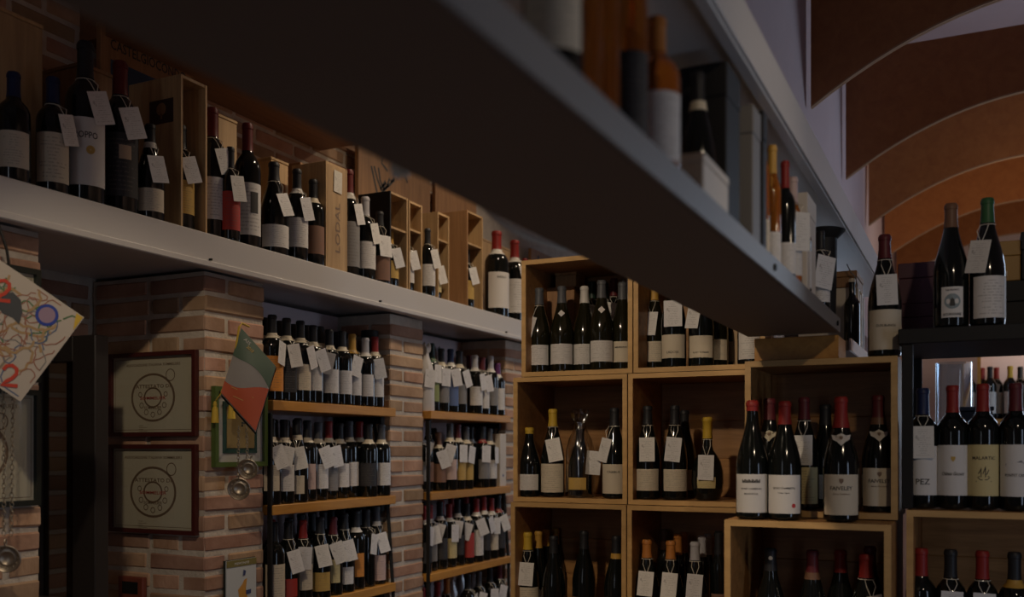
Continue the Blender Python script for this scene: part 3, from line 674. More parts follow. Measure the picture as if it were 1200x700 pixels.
def panel(label, y0, y1, z0, z1, m='pine_dark'):
    t = thing('wooden_case_front', label, 'case', (-2.66, (y0+y1)/2, z0), PI/2)
    a = (y1-y0)/2
    obj('panel_board', box_me(-a, a, -.011, .011, 0, z1-z0, .002), M[m], t)
    return t
t = panel('wooden case front with blue picture and lettering leaning on upper brick wall', 2.28, 2.70, T, 2.96)
t.location.x = -2.62
lettering('CASTELGIOCONDO', .34, .035, t, (0, -.0118, .665), M['ink'])
bm = bmesh.new(); flat_poly(bm, [(-.17,.45),(.15,.45),(.15,.63),(-.17,.63)]); obj('picture', bm_mesh(bm), mat('blue_print', (.03,.06,.12), .6), t, (0, -.0117, 0))
obj('rope_handle', tube_me([(.10+.05*math.cos(a), -.03, .55+.07*math.sin(a)) for a in [PI*i/8 for i in range(9)]], .006), M['string'], t)
t = panel('wooden panel with black scribbled signature on upper brick wall', 3.812, 4.481, T, 3.02)
bm = bmesh.new()
for pts in [[(-0.228, 0.698), (-0.196, 0.623), (-0.166, 0.55)], [(-0.204, 0.704), (-0.174, 0.645), (-0.136, 0.599)], [(-0.166, 0.706), (-0.151, 0.647), (-0.121, 0.615)], [(-0.185, 0.546), (-0.106, 0.615), (-0.02, 0.683)], [(-0.151, 0.605), (-0.098, 0.647), (-0.129, 0.602), (-0.075, 0.643)], [(-0.129, 0.623), (-0.106, 0.654), (-0.091, 0.635), (-0.067, 0.675), (-0.052, 0.663), (-0.02, 0.692)], [(-0.121, 0.789), (-0.136, 0.735), (-0.083, 0.711)], [(-0.02, 0.718), (0.011, 0.718), (0.043, 0.748)], [(0.076, 0.743), (0.101, 0.696)]]:
    stroke(bm, pts, .014)
obj('signature', bm_mesh(bm), M['ink'], t, (0, -.0118, 0))
panel('plain wooden panel right of the scribbled panel', 4.535, 5.012, T, 3.0)
t = panel('wooden panel with round red-centred stamp above the top crate', 5.784, 6.155, T, 2.87)
bm = bmesh.new(); flat_ring(bm, 0, 0, .062, .075); flat_ring(bm, 0, 0, .05, .056)
for k in range(4): a = PI/4 + k*PI/2; flat_ring(bm, .1*math.cos(a), .1*math.sin(a), .0, .018)
obj('round_stamp', bm_mesh(bm), M['ink'], t, (0, -.0118, .53))
bm = bmesh.new(); flat_ring(bm, 0, 0, .0, .048); obj('stamp_centre', bm_mesh(bm), M['redink'], t, (0, -.0118, .53))

# ------------------------------------------------------------------ certificates, frames, booklets on the brickwork
def framed(label, loc, rz, wd, ht, frame_m, fw=.014, name='framed_certificate', cat='certificate'):
    # local X along the wall, facing -Y, origin bottom centre
    t = thing(name, label, cat, loc, rz)
    bm = bmesh.new()
    add_box(bm, -wd/2, wd/2, -.018, 0, 0, fw); add_box(bm, -wd/2, wd/2, -.018, 0, ht-fw, ht)
    add_box(bm, -wd/2, -wd/2+fw, -.018, 0, fw, ht-fw); add_box(bm, wd/2-fw, wd/2, -.018, 0, fw, ht-fw)
    obj('frame', bm_mesh(bm), M[frame_m], t)
    return t
def certificate(label, loc, rz, wd, ht, frame_m):
    t = framed(label, loc, rz, wd, ht, frame_m)
    p = obj('certificate_sheet', box_me(-wd/2+.012, wd/2-.012, -.006, -.002, .012, ht-.012), M['cert'], t)
    bm = bmesh.new(); k = ht/.27
    flat_ring(bm, 0, .125*k, .071*k, .078*k, 0, 36, 1.22); flat_ring(bm, 0, .125*k, .028*k, .033*k, 0, 24, 1.2)
    flat_ring(bm, .075*k, .195*k, .017*k, .020*k, 0, 20)
    for q in range(5): a = PI*(1.15+.7*q/4); flat_ring(bm, .055*k*math.cos(a), .125*k+.055*k*math.sin(a), .007*k, .0095*k, 0, 12)
    for q in (0, PI): flat_ring(bm, .055*k*math.cos(q), .135*k, .006*k, .0085*k, 0, 12)
    for q in range(4): stroke(bm, [(-.06*k, .055*k-.006*k*q-.02*k), (-.06*k+.03*k*(q % 2+1)*.6, .055*k-.006*k*q-.02*k)], .0012)
    e = .022
    for pts in ([(-wd/2+e,e),(wd/2-e,e)], [(-wd/2+e,ht-e),(wd/2-e,ht-e)], [(-wd/2+e,e),(-wd/2+e,ht-e)], [(wd/2-e,e),(wd/2-e,ht-e)]): stroke(bm, pts, .0015)
    obj('seal_drawing', bm_mesh(bm), M['brown_ink'], p, (0, -.0065, 0))
    lettering('ASSOCIAZIONE ITALIANA SOMMELIERS', .235*k, .0085*k, p, (0, -.0065, .226*k), M['brown_ink'])
    lettering('ATTESTATO DI', .15*k, .012*k, p, (0, -.0066, .155*k), M['brown_ink'])
    lettering('SOMMELIER', .11*k, .010*k, p, (0, -.0066, .118*k), M['redink'])
    lettering('SOMMELIER', .075*k, .009*k, p, (0, -.0066, .088*k), M['brown_ink'])
    obj('glass_pane', box_me(-wd/2+.012, wd/2-.012, -.0125, -.0105, .012, ht-.012), M['pane'], t)
    return t
certificate('upper of two mahogany-framed certificates on the shaded brick pillar side', (-2.44, 2.348, 1.587), 0, .385, .277, 'frame_red')
certificate('lower of two mahogany-framed certificates on the shaded brick pillar side', (-2.44, 2.348, 1.269), 0, .385, .292, 'frame_red')
certificate('lower dark-framed certificate at the left edge behind hanging chain', (-2.223, 1.545, 1.40), PI/2, .385, .30, 'frame_black')
certificate('upper dark-framed certificate half hidden behind the colourful booklet', (-2.223, 1.545, 1.72), PI/2, .385, .295, 'frame_black')

t = framed('green-framed picture with white mat behind the tricolour booklet', (-2.223, 2.505, 1.487), PI/2, .255, .262, 'frame_green', .016, 'framed_picture', 'picture')
obj('mat_board', box_me(-.115, .115, -.006, -.002, .014, .248), M['plain'], t, color=(.62,.58,.56))
bm = bmesh.new(); add_box(bm, -.082, .082, -.009, -.006, .045, .215); obj('teal_inner_frame', bm_mesh(bm), mat('teal_card', (.03, .09, .08), .5), t)
bm = bmesh.new(); add_box(bm, -.066, .066, -.011, -.009, .062, .198); obj('gold_print', bm_mesh(bm), mat('gold_print', (.40, .28, .12), .6), t)
obj('glass_pane', box_me(-.112, .112, -.0155, -.0135, .016, .246), M['pane'], t)

# map poster low on the same pillar
t = thing('map_poster', 'white map poster with orange region low on the brick pillar', 'poster', (-2.216, 2.508, 1.177-.25), PI/2)
obj('poster_sheet', box_me(-.072, .072, -.004, 0, 0, .25), M['plain'], t, color=(.52,.55,.55))
obj('backing_board', box_me(-.078, .072, .0005, .005, -.002, .252), M['frame_black'], t)
obj('header_bar', box_me(-.072, .072, -.0052, -.0042, .228, .25), mat('olive_print', (.20, .17, .05), .6), t)
lettering('PIEMONTE', .07, .008, t, (0, -.0056, .234), M['plain']).color = (.6,.6,.55,1)
bm = bmesh.new(); flat_poly(bm, [(-.03,.06),(-.012,.055),(.01,.05),(.02,.08),(.012,.10),(.028,.12),(.02,.15),(.026,.185),(.012,.18),(0,.165),(-.018,.15),(-.012,.12),(-.03,.10)]); obj('region', bm_mesh(bm), mat('orange_print', (.55,.27,.05), .6), t, (0,-.0046,0))
bm = bmesh.new(); flat_poly(bm, [(.0,.02),(.035,.03),(.045,.075),(.03,.09),(.012,.085),(.01,.05)]); obj('region', bm_mesh(bm), mat('rust_print', (.42,.13,.05), .6), t, (0,-.0050,0))
navy = mat('navy_print', (.04,.06,.16), .6)
for pts in ([(.02,.13),(.045,.132),(.045,.146),(.02,.144)], [(.005,.195),(.016,.195),(.02,.21),(.008,.215)], [(-.05,.1),(-.044,.1),(-.044,.13),(-.05,.12)]):
    bm = bmesh.new(); flat_poly(bm, pts); obj('place_mark', bm_mesh(bm), navy, t, (0,-.0053,0))

# thermostat
t = thing('thermostat', 'reddish wall thermostat with black screen low on shaded pillar side', 'thermostat', (-2.528, 2.348, 1.044))
obj('housing', box_me(-.056, .056, -.02, 0, 0, .078, .004, 2), mat('red_wood_case', (.20, .05, .03), .45), t)
obj('screen', box_me(-.035, .035, -.0215, -.0195, .022, .062), M['black'], t)

# glazed metal leaf in the recess
t = thing('glazed_door_leaf', 'narrow dark metal glazed leaf standing in the brick recess', 'door', (-2.40, 2.03, .05))
xl, xr, ht = -0.18199999999999994, 0.07699999999999996, 1.8319999999999999
xm = -0.019000000000000128
obj('stile', box_me(xl-.05, xl+.018, -.02, .02, 0, ht, .003), M['door'], t)
obj('stile', box_me(xm, xr, -.02, .03, 0, ht, .003), M['door'], t)
obj('rail', box_me(xl+.018, xm, -.018, .02, ht-.075, ht, .002), M['door'], t)
obj('rail', box_me(xl+.018, xm, -.018, .02, 0, .1, .002), M['door'], t)
obj('glass_pane', box_me(xl+.018, xm, -.003, .003, .1, ht-.075), M['tint_pane'], t)
obj('inner_bead', box_me(xm-.055, xm-.001, .006, .02, .1, ht-.075), M['door'], t)
obj('handle_bar', tube_me([(xl+.01, -.03, 1.05), (xm+.02, -.03, 1.05)], .005), M['steel'], t)

# colourful booklet hung at the far left: local X right, Z up, facing -Y
def facing(loc): return math.atan2(loc[1], loc[0]) - PI/2     # turn -Y of a hung thing to the aisle where people stand
def booklet(label, corner, wd, ht, tilt, rz, cover, th=.014):
    t = thing('hanging_booklet', label, 'booklet', corner, rz)
    Rm = (0, tilt, 0)
    c = obj('cover', box_me(0, wd, -.0015, 0, -ht, 0), M['plain'], t, rot=Rm, color=cover)
    bm = bmesh.new()
    for k in range(6): add_box(bm, .002+k*.0006, wd-.003-k*.001, .0015+k*.0022, .003+k*.0022, -ht+.002+k*.003, -.002)
    obj('pages', bm_mesh(bm), M['ink'], t, rot=Rm)
    return t, c
loc = (-2.122, 1.497, 2.03)
WB, HB = .292, .248
t, c = booklet('white booklet with colourful sketched faces hanging at far left', loc, WB, HB, math.radians(35), math.radians(36), (.50,.44,.37))
rng = random.Random(5)
def scribble(colname, col, n, wd):
    bm = bmesh.new()
    for k in range(n):
        x, z = rng.uniform(.03, WB-.03), -rng.uniform(.03, HB-.03); a = rng.uniform(0, 6.28); pts = []
        for q in range(9):
            pts.append((min(WB-.008, max(.008, x)), max(-HB+.008, min(-.008, z)))); a += rng.uniform(-.9, 1.1); x += .011*math.cos(a); z += .011*math.sin(a)
        stroke(bm, pts, wd, -.0005*rng.random())
    obj('sketch_lines', bm_mesh(bm), mat(colname, col, .6), c, (0, -.0021, 0))['kind'] = 'stuff'
scribble('sepia_pencil', (.32, .13, .08), 34, .0026); scribble('green_pencil', (.07, .17, .06), 16, .0032); scribble('blue_pencil', (.10, .14, .24), 14, .0030); scribble('ochre_pencil', (.40,.26,.12), 20, .006); scribble('grey_pencil', (.2,.19,.18), 10, .0026)
bm = bmesh.new(); flat_poly(bm, [(.135,-.05),(.15,-.035),(.175,-.04),(.195,-.062),(.205,-.09),(.185,-.085),(.16,-.09),(.14,-.08)]); obj('beret', bm_mesh(bm), mat('charcoal_print', (.06,.065,.07), .6), c, (-.02, -.0030, -.01))
bm = bmesh.new(); flat_ring(bm, .222, -.045, .019, .026, 0, 28); obj('blue_ring', bm_mesh(bm), mat('cobalt_print', (.02,.05,.32), .5), c, (0, -.0032, 0))
bm = bmesh.new(); flat_ring(bm, .222, -.045, 0, .019, 0, 20); obj('ring_centre', bm_mesh(bm), mat('mauve_print', (.32,.22,.3), .6), c, (0, -.0031, 0))
bm = bmesh.new(); flat_poly(bm, [(WB-.02,-.002),(WB-.002,-.002),(WB-.002,-.04),(WB-.012,-.02)]); obj('yellow_corner', bm_mesh(bm), M['brass'], c, (0, -.0028, 0))
verm = mat('vermilion_print', (.55,.05,.02), .5)
for tx, tz in ((.112, -.055), (.240, -.210)):
    bm = bmesh.new(); stroke(bm, [(-.018,.012),(-.012,.022),(0,.025),(.011,.018),(.012,.006),(.003,-.006),(-.008,-.014),(-.018,-.024),(-.002,-.023),(.018,-.022)], .0085)
    obj('numeral_two', bm_mesh(bm), verm, c, (tx, -.0036, tz), (0, -math.radians(28), 0))
obj('hanging_cord', tube_me([(.07, .004, -.045), (.065, .004, -.01), (.045, .01, .05), (.03, .03, 2.116-loc[2])], .0035), M['black'], t)

# tricolour booklet: soft cover hanging by one corner, skewed by its own weight
loc = (-2.13, 2.414, 1.935)
t = thing('hanging_booklet', 'booklet with green, white and red tricolour cover hung on brick pillar', 'booklet', loc, math.radians(28))
UX, VX = (.110, -.123), (-.062, -.208)
def bp(u, v, y=0):      # u across, v down the cover, with a soft bulge
    return (UX[0]*u + VX[0]*v, y - .018*math.sin(PI*min(1, max(0, v)))*math.sin(PI*min(1, max(0, u))) - .01*v, UX[1]*u + VX[1]*v)
def sheet(f0, f1, y, th=0.0, n=12):
    bm = bmesh.new(); g = []
    for i in range(n+1):
        u = i/n; a, b = f0(u), f1(u)
        g.append([bm.verts.new(bp(u, a+(b-a)*k/8, y)) for k in range(9)])
    for i in range(n):
        for k in range(8): bm.faces.new((g[i][k], g[i][k+1], g[i+1][k+1], g[i+1][k]))
    if th: bmesh.ops.solidify(bm, geom=bm.faces[:], thickness=-th)
    bmesh.ops.recalc_face_normals(bm, faces=bm.faces)
    return bm_mesh(bm, 50)
c = obj('cover', sheet(lambda u: 0, lambda u: 1, 0, .0015), M['plain'], t, color=(.60,.56,.52))
gb = lambda u: .34 + .10*math.sin(2.2 + 3.6*u) + .05*u
rb_ = lambda u: .82 - .42*u + .05*math.sin(5*u)
obj('green_band', sheet(lambda u: 0, gb, -.0022), mat('flag_green', (.085, .13, .085), .55), c)
obj('red_band', sheet(rb_, lambda u: 1, -.0022), mat('flag_red', (.52, .10, .04), .55), c)
for k in range(3): obj('page', sheet(lambda u: .02, lambda u: 1.02 + .02*k, .004 + .005*k, .003), M['blackbox'] if k else M['plain'], t, color=(.5,.48,.46))
skew = math.atan2(VX[0], -VX[1])
for txt, u, v, m in (('AIS', .22, .10, 'plain'), ('2010', .34, .15, 'goldink')):
    p = bp(u, v, -.006); o = lettering(txt, .026, .010, c, p, M[m], rot=(0, .75, 0)); o.color = (.6, .58, .5, 1)
bm = bmesh.new()
for pts in ([(.45,.42),(.5,.5),(.42,.58)], [(.38,.55),(.6,.5)], [(.2,.80),(.5,.70),(.75,.64)], [(.3,.88),(.55,.80)]):
    q = [bp(u, v, 0) for u, v in pts]; stroke(bm, [(a[0], a[2]) for a in q], .0016, -.021)
obj('gold_scrawl', bm_mesh(bm), M['goldink'], c)
obj('yellow_cord', tube_me([(.01, .06, .012), (0, .012, .016), (-.006, -.004, .004), (-.016, -.003, -.06), (-.030, -.002, -.13), (-.062, -.006, -.208), (-.078, -.012, -.235)], .0035), M['brass'], t)
for nm, x, z in (('tassel', -.080, -.235), ('tassel', -.034, -.222)):
    obj(nm, lathe([(0,0),(.004,-.002),(.007,-.012),(.005,-.018),(.009,-.024),(.013,-.070),(0,-.072)], 12), M['brass'], t, (x, -.014 if x < -.05 else .01, z))
def tastevin(parent, loc, rot, r=.033):
    d = obj('tasting_cup', lathe([(0,-.004),(r*.35,-.002),(r*.5,.003),(r*.7,0),(r*.82,.008),(r,.012),(r*1.02,.014),(r*.96,.015),(r*.8,.011),(r*.68,.004),(r*.5,.006),(r*.33,.001),(0,-.001)], 24), M['silver'], parent, loc, rot)
    bm = bmesh.new()
    for k in range(12): a = 2*PI*k/12; bmesh.ops.create_icosphere(bm, subdivisions=1, radius=r*.1, matrix=Matrix.Translation((r*.74*math.cos(a), r*.74*math.sin(a), .007)))
    obj('beading', bm_mesh(bm, 60), M['silver'], d)
    obj('thumb_ring', tube_me([(0, r*1.05+.008*math.cos(a)+.006, .012+.008*math.sin(a)) for a in [2*PI*i/10 for i in range(10)]], .0018, 5, True), M['silver'], d)
    return d
def chain(parent, p0, p1, n, r=.0042):
    bm = bmesh.new(); p0, p1 = Vector(p0), Vector(p1)
    for i in range(n):
        c0 = p0.lerp(p1, (i+.5)/n); L = (p1-p0).length/n
        pts = []
        for a in [2*PI*q/8 for q in range(8)]:
            u, v = r*math.cos(a), (L*.68)*math.sin(a)
            pts.append((c0.x + (u if i % 2 else 0), c0.y + (0 if i % 2 else u), c0.z + v))
        tube_bm(bm, pts, .0012, 4, True)
    obj('chain', bm_mesh(bm, 60), M['silver'], parent)
loc = (-2.134, 2.423, 1.619)
t = thing('sommelier_chain', 'silver tasting cups on a chain below the tricolour booklet', 'chain', loc, math.radians(28))
chain(t, (-.012, 0, 0), (-.014, 0, -.17), 16); chain(t, (.012, .004, 0), (.015, .004, -.105), 10)
tastevin(t, (-.008, 0, -.200), (PI/2+.1, 0, 0), .036); tastevin(t, (.020, .006, -.135), (PI/2+.2, .3, 0), .033)
obj('hook', tube_me([(.0, -.004, .0), (.0, .0, .012), (-.01, .08, .012)], .003), M['black'], t)
loc = (-2.139, 1.589, 1.696)
t = thing('sommelier_chain', 'silver tasting cup on a long chain at the far left edge', 'chain', loc, math.radians(36))
chain(t, (-.007, 0, .03), (-.007, 0, -.36), 34); chain(t, (.014, .002, .03), (.009, .002, -.36), 34)
tastevin(t, (.002, 0, -.415), (PI/2+.15, 0, 0), .034)
obj('hook', tube_me([(.004, -.004, .03), (.004, .0, .045), (-.05, .05, .045), (-.1, .10, .045)], .003), M['black'], t)

# ------------------------------------------------------------------ crate wall
def crate(label, x0, x1, yf, z0, z1, depth=.34, th=.016, group='wooden crates stacked as bottle shelves', open_back=False):
    t = thing('wooden_crate', label, 'crate', ((x0+x1)/2, yf, z0), 0, group)
    w = (x1-x0)/2 - .0015; h = z1-z0-.002
    def part(nm, *b):
        obj(nm, box_me(*b, bev=.0015), M['crate'], t)
    part('side_panel', -w, -w+th, .006, depth, 0, h); part('side_panel', w-th, w, .006, depth, 0, h)
    part('top_panel', -w+th, w-th, .006, depth, h-th, h); part('bottom_panel', -w+th, w-th, .006, depth, 0, th)
    n = 3
    for k in range(n):
        za, zb = th + (h-2*th)*k/n, th + (h-2*th)*(k+1)/n
        obj('back_board', box_me(-w+th, w-th, depth-.012, depth-.002, za+.0001, zb-.0001, .002), M['crate'], t)
    bm = bmesh.new()
    add_box(bm, -w, -w+th, 0, .006, 0, h); add_box(bm, w-th, w, 0, .006, 0, h)
    add_box(bm, -w+th, w-th, 0, .006, 0, th); add_box(bm, -w+th, w-th, 0, .006, h-th, h)
    obj('front_edge', bm_mesh(bm), M['crate_edge'], t)
    return t
Z1, Z2, Z3, Z4 = 2.212, 1.80, 1.36, .92
crate('top left wooden crate holding five tagged pale-labelled bottles', -1.45, -1.037, 3.08, Z2, Z1)
crate('top right wooden crate partly hidden by the dark hanging shelf', -1.036, -.60, 3.08, Z2, Z1)
crate('middle left crate holding the cellophane-wrapped bottle', -1.482, -1.056, 3.08, Z3, Z2)
crate('middle crate right of the cellophane bottle, holding the round flask', -1.055, -.615, 3.08, Z3, Z2)
crate('lower left crate holding yellow-capped bottles', -1.487, -1.056, 3.07, Z4, Z3)
crate('lower middle crate holding orange- and silver-capped bottles', -1.055, -.62, 3.07, Z4, Z3)
crate('front crate with six red Burgundy bottles beneath the hanging shelf', -.569, -.18, 2.63, 1.366, 1.786, .30)
crate('lowest front crate with a lip where three bottles stand', -.594, -.186, 2.5, .96, 1.365, .42)
crate('crate under the black metal shelf at right, upper row of bottles on top', -.162, .52, 2.62, .955, 1.395, .40)
t = thing('base_counter', 'low dark counter carrying the stacked crates', 'counter', (-.5, 2.95, 0))
obj('counter_left', box_me(-1.0, -.115, -.0, .5, 0, .919), M['pine_dark'], t)
obj('counter_right', box_me(-.11, 1.05, -.47, .18, 0, .954), M['pine_dark'], t)

GC = 'bottles standing in the wooden crates'
def cb(px_x, y, z, label, cap, lab, tg=False, kind='burgundy', h=.295, **kw):
    rz = kw.pop('rz', math.radians(random.uniform(8, 20)))
    sr = kw.pop('sr', 1.0)
    return bottle(kind, (px_x, y, z), rz, label, GC, cap, lab, tg, sr, h/.3, **kw)
FL = .0165
# top left crate
zf = Z2 + FL
cb(-1.42, 3.17, zf, 'grey-capped bottle with tilted tag, leftmost in top left crate', 'grey', 'white', True, tphi=-.6, troll=.25, glass='olive', h=.305)
b, L = cb(-1.332, 3.17, zf, 'grey-capped bottle with white diamond seal, second in top left crate', 'grey', 'white', False, glass='olive', h=.305)
DI = BM[U,'R']
def diamond(b, sr=1.0, z=.208, r=.0275):
    bm = bmesh.new(); flat_poly(bm, [(0,-.013),(.0125,0),(0,.013),(-.0125,0)]); obj('neck_seal', bm_mesh(bm), M['plain'], b, (0, -r-.004, z), (.45-PI/10-.4, 0, .0), color=(.66,.62,.58))
diamond(b)
cb(-1.263, 3.215, zf, 'white-capped bottle, third in top left crate', 'white', 'white', False, glass='olive', h=.307)
b, L = cb(-1.172, 3.145, zf, 'grey-capped bottle with diamond seal, fourth in top left crate', 'grey', 'white', False, glass='olive', h=.31); diamond(b)
b, L = cb(-1.112, 3.19, zf, 'lettered cream-labelled bottle at right end of top left crate', 'grey', 'cream', False, glass='olive', h=.306)
print_on(L, U, 1, 'MEURSAULT', .05, .006, .075)
rb = crate_closed('dark brown wooden box standing at back of top left crate', -1.442, -1.325, 3.27, 3.38, zf, 2.141, 'pine_dark')
crate_closed('small pale box lying on the brown box in top left crate', -1.404, -1.322, 3.28, 3.37, 2.141, 2.198, 'pine')
ri = thing('riser_block', 'low wooden riser block at back of top left crate', 'riser', (-1.201, 3.33, zf))
obj('riser_top', box_me(-.085, .085, -.055, .055, .05, .065, .001), M['pine_dark'], ri); obj('riser_base', box_me(-.08, .08, -.05, .05, 0, .0495), M['pine_dark'], ri)
cb(-1.274, 3.32, zf+.0655, 'dark green capped bottle raised behind the third bottle, top left crate', 'darkgreen', 'white', True, 'slim', .275)
cb(-1.231, 3.33, zf+.0655, 'second dark green capped bottle raised at back of top left crate', 'darkgreen', 'white', True, 'slim', .272)
cb(-1.19, 3.32, zf+.0655, 'maroon-capped bottle raised at back of top left crate', 'maroon', 'white', True, 'slim', .28)
wrapped('film wrapped bottle raised at back right of top left crate', (-1.146, 3.33, zf+.0655), .27, .026, 'foil', 11)
# top right crate
cb(-1.006, 3.22, zf, 'cream-labelled bottle with tilted tag, leftmost in top right crate', 'gold', 'cream', True, glass='olive', tphi=-.2, troll=.08, h=.30)
b, L = cb(-0.917, 3.15, zf, 'bottle lettered LADOIX with large tag in top right crate', 'maroon', 'cream', True, tphi=0, troll=-.02, big=True, h=.335, rz=.2)
print_on(L, U, 1, 'LADOIX', .042, .007, .042)
b, L = cb(-0.823, 3.15, zf, 'lettered cream-labelled bottle second from LADOIX bottle in top right crate', 'maroon', 'cream', True, tphi=-.55, troll=.1, h=.31, rz=.2)
print_on(L, U, 1, 'AUXEY DURESSES', .055, .005, .042)
for q in (b,): pass
cb(-0.797, 3.24, zf, 'bottle with plain cream label behind, middle of top right crate', 'gold', 'cream', False, glass='olive')
cb(-0.787, 3.32, zf, 'olive bottle with grey label at back of top right crate', 'gold', 'grey', False, glass='olive')
cb(-0.656, 3.13, zf, 'bottle with broad white label at right end of top right crate', 'black', 'white', False, lstyle='tall_label')
crate_closed('brown box standing at back of top right crate', -.80, -.68, 3.30, 3.40, zf, 2.10, 'pine')
# middle left crate
zf = Z3 + FL
cb(-1.445, 3.14, zf, 'yellow wax-topped bottle at left of middle left crate', 'yellow', 'white', False, h=.243, cstyle='waxdip', sr=1.0)
cb(-1.358, 3.15, zf, 'tall yellow-capped bottle with tag left of the cellophane bottle', 'yellow', 'cream', True, h=.308, tphi=.05, troll=-.2, lstyle='tall_label')
t = wrapped('cellophane wrapped bottle with golden label in middle left crate', (-1.254, 3.15, zf), .30, .047, 'film', 21)
bb = PROF['burgundy']
obj('inner_bottle', lathe([(r*.98, z*.8) for r, z in bb], 20), M['glass'], t)
obj('paper_label', arc_patch(.0535, .028, .070, .62), M['label'], t, rot=(0,0,-.55), color=LCOL['gold'])
obj('price_tag', BM['tag'], None, t, (.034, -.054, .162), (-.02, .08, -.5), color=(.62,.6,.57))
b, L = cb(-1.127, 3.15, zf, 'bottle lettered CHABLIS with tilted tag in middle left crate', 'black', 'cream', True, h=.308, tphi=-.75, troll=.18, lstyle='tall_label', rz=.25)
print_on(L, U, 1, 'CHABLIS', .045, .007, .085)
# middle right crate
cb(-1.008, 3.15, zf, 'black-capped bottle with straight tag, leftmost in middle crate', 'black', 'cream', True, h=.312, tphi=0, troll=-.02)
cb(-0.913, 3.15, zf, 'black-capped bottle with tilted tag beside the round flask', 'black', 'cream', True, h=.312, tphi=-.1, troll=.1)
cb(-0.914, 3.27, zf, 'dark bottle behind the tilted-tag bottle in middle crate', 'black', 'cream', False, h=.30)
cb(-0.805, 3.16, zf, 'round-bodied yellow-capped flask with tag in middle crate', 'yellow', 'yellow', True, 'flask', .272, tphi=0, troll=.02, cstyle='capsule')
# lower left crate
zf = Z4 + FL
cb(-1.456, 3.15, zf, 'bright yellow-capped bottle with tag in lower left crate', 'yellow', 'cream', True, h=.306, tphi=0, troll=.06, lstyle='tall_label')
for k, (x, y) in enumerate([(-1.443, 3.215), (-1.446, 3.29), (-1.44, 3.365)]):
    cb(x, y, zf, f'gold-capped bottle, {ORD[k]} of three receding behind the yellow-capped bottle', 'gold', 'white', False, h=.306, sr=.88)
cb(-1.342, 3.12, zf, 'dark sloping bottle before the gold-capped row, lower left crate', 'black', 'white', False, h=.30, lstyle='low_label')
cb(-1.259, 3.2, zf, 'plain black bottle with oval label, middle of lower left crate', 'black', 'brown', False, h=.315, lstyle='low_label')
cb(-1.124, 3.16, zf, 'black bottle with gold neck ring at right of lower left crate', 'black', 'cream', False, h=.305, band='gold', lstyle='low_label')
# lower right crate
for px, (x, y), cap, lbw, tg in [(758, (-1.004, 3.13), 'orange', 'left of two orange-capped tagged bottles in lower middle crate', 1), (786, (-0.921, 3.13), 'orange', 'right of two orange-capped tagged bottles in lower middle crate', 1), (814.5, (-0.839, 3.13), 'silver', 'silver-capped tagged bottle at front of lower middle crate', 1)]:
    cb(x, y, zf, lbw, cap, 'cream', True, h=.30, tphi=0, troll=.08, lstyle='low_label')
for k, (x, y) in enumerate([(-0.922, 3.22), (-0.924, 3.3)]):
    cb(x, y, zf, f'orange-capped bottle, {ORD[k]} behind the right tagged orange-capped bottle', 'orange', None, False, 'slim', h=.315)
for k, (x, y) in enumerate([(-0.838, 3.22), (-0.839, 3.3)]):
    cb(x, y, zf, f'silver-capped bottle, {ORD[k]} behind the tagged silver-capped bottle', 'silver', None, False, 'slim', h=.312)
cb(-1.004, 3.33, zf, 'brown-capped bottle at the back between the orange-capped bottles', 'brown', None, False, 'slim', h=.32)
cb(-0.768, 3.16, zf, 'dark bottle with brown bands at right end of lower middle crate', 'black', 'brown', False, 'slim', h=.335)
# front crate (upper) and bottles on the lip
zc, zl = 1.366 + FL, 1.3655
def crest(L, kind, z, m='brown_ink'):
    bm = bmesh.new(); flat_poly(bm, [(-.005,.006),(.005,.006),(.005,-.001),(0,-.007),(-.005,-.001)]); obj('crest', bm_mesh(bm), M[m], L, (0, -BM[kind,'R']-.0008, z))
def shield(b, z, r, col=(.62,.56,.48)):
    bm = bmesh.new(); R = r + .002; uv = None
    prof = [(-.026,.008),(-.012,.006),(0,.012),(.012,.006),(.026,.008),(.022,-.004),(.010,-.010),(0,-.020),(-.010,-.010),(-.022,-.004)]
    vs = [bm.verts.new((R*math.sin(x/R), -R*math.cos(x/R) - .35*z2*0, z2)) for x, z2 in prof]
    cv = bm.verts.new((0, -R, -.002))
    for i in range(len(vs)): bm.faces.new((cv, vs[i], vs[(i+1) % len(vs)]))
    for v in bm.verts: v.co.y -= -.0; s = 1 - v.co.z*14*.5; v.co.x *= 1; v.co.y -= (-v.co.z)*.55
    o = obj('neck_label', bm_mesh(bm), M['plain'], b, (0, 0, z), color=col)
    bm = bmesh.new(); flat_poly(bm, [(-.004,.005),(.004,.005),(.004,-.001),(0,-.006),(-.004,-.001)]); obj('crest', bm_mesh(bm), M['brown_ink'], o, (0, -R-.0012, 0), (-.5,0,0))
b, L = cb(-0.532, 2.557, zl, 'red wax-topped bottle at left on the front crate lip', 'red', 'white', False, h=.305, cstyle='waxdip', lstyle='tall_label', rz=.12)
bm = bmesh.new()
for k in range(-7, 8): flat_poly(bm, [(k*.0032-.0012, 0), (k*.0032+.0012, 0), (k*.0032+.0012, .006+.003*((k*k) % 3)), (k*.0032-.0012, .006+.003*((k*k) % 3))])
for v in bm.verts: R = BM[U,'R']+.0006; x = v.co.x; v.co.x = R*math.sin(x/R); v.co.y = -R*math.cos(x/R)
obj('chateau_drawing', bm_mesh(bm), M['ink'], L, (0, 0, .092))
print_on(L, U, 1, 'GEVREY CHAMBERTIN', .055, .004, .075); print_on(L, U, 1, 'MONOPOLE', .035, .004, .062)
b, L = cb(-0.449, 2.557, zl, 'red-capped bottle with round red seal on its label, front crate lip', 'red', 'white', False, h=.302, lstyle='tall_label', rz=.12)
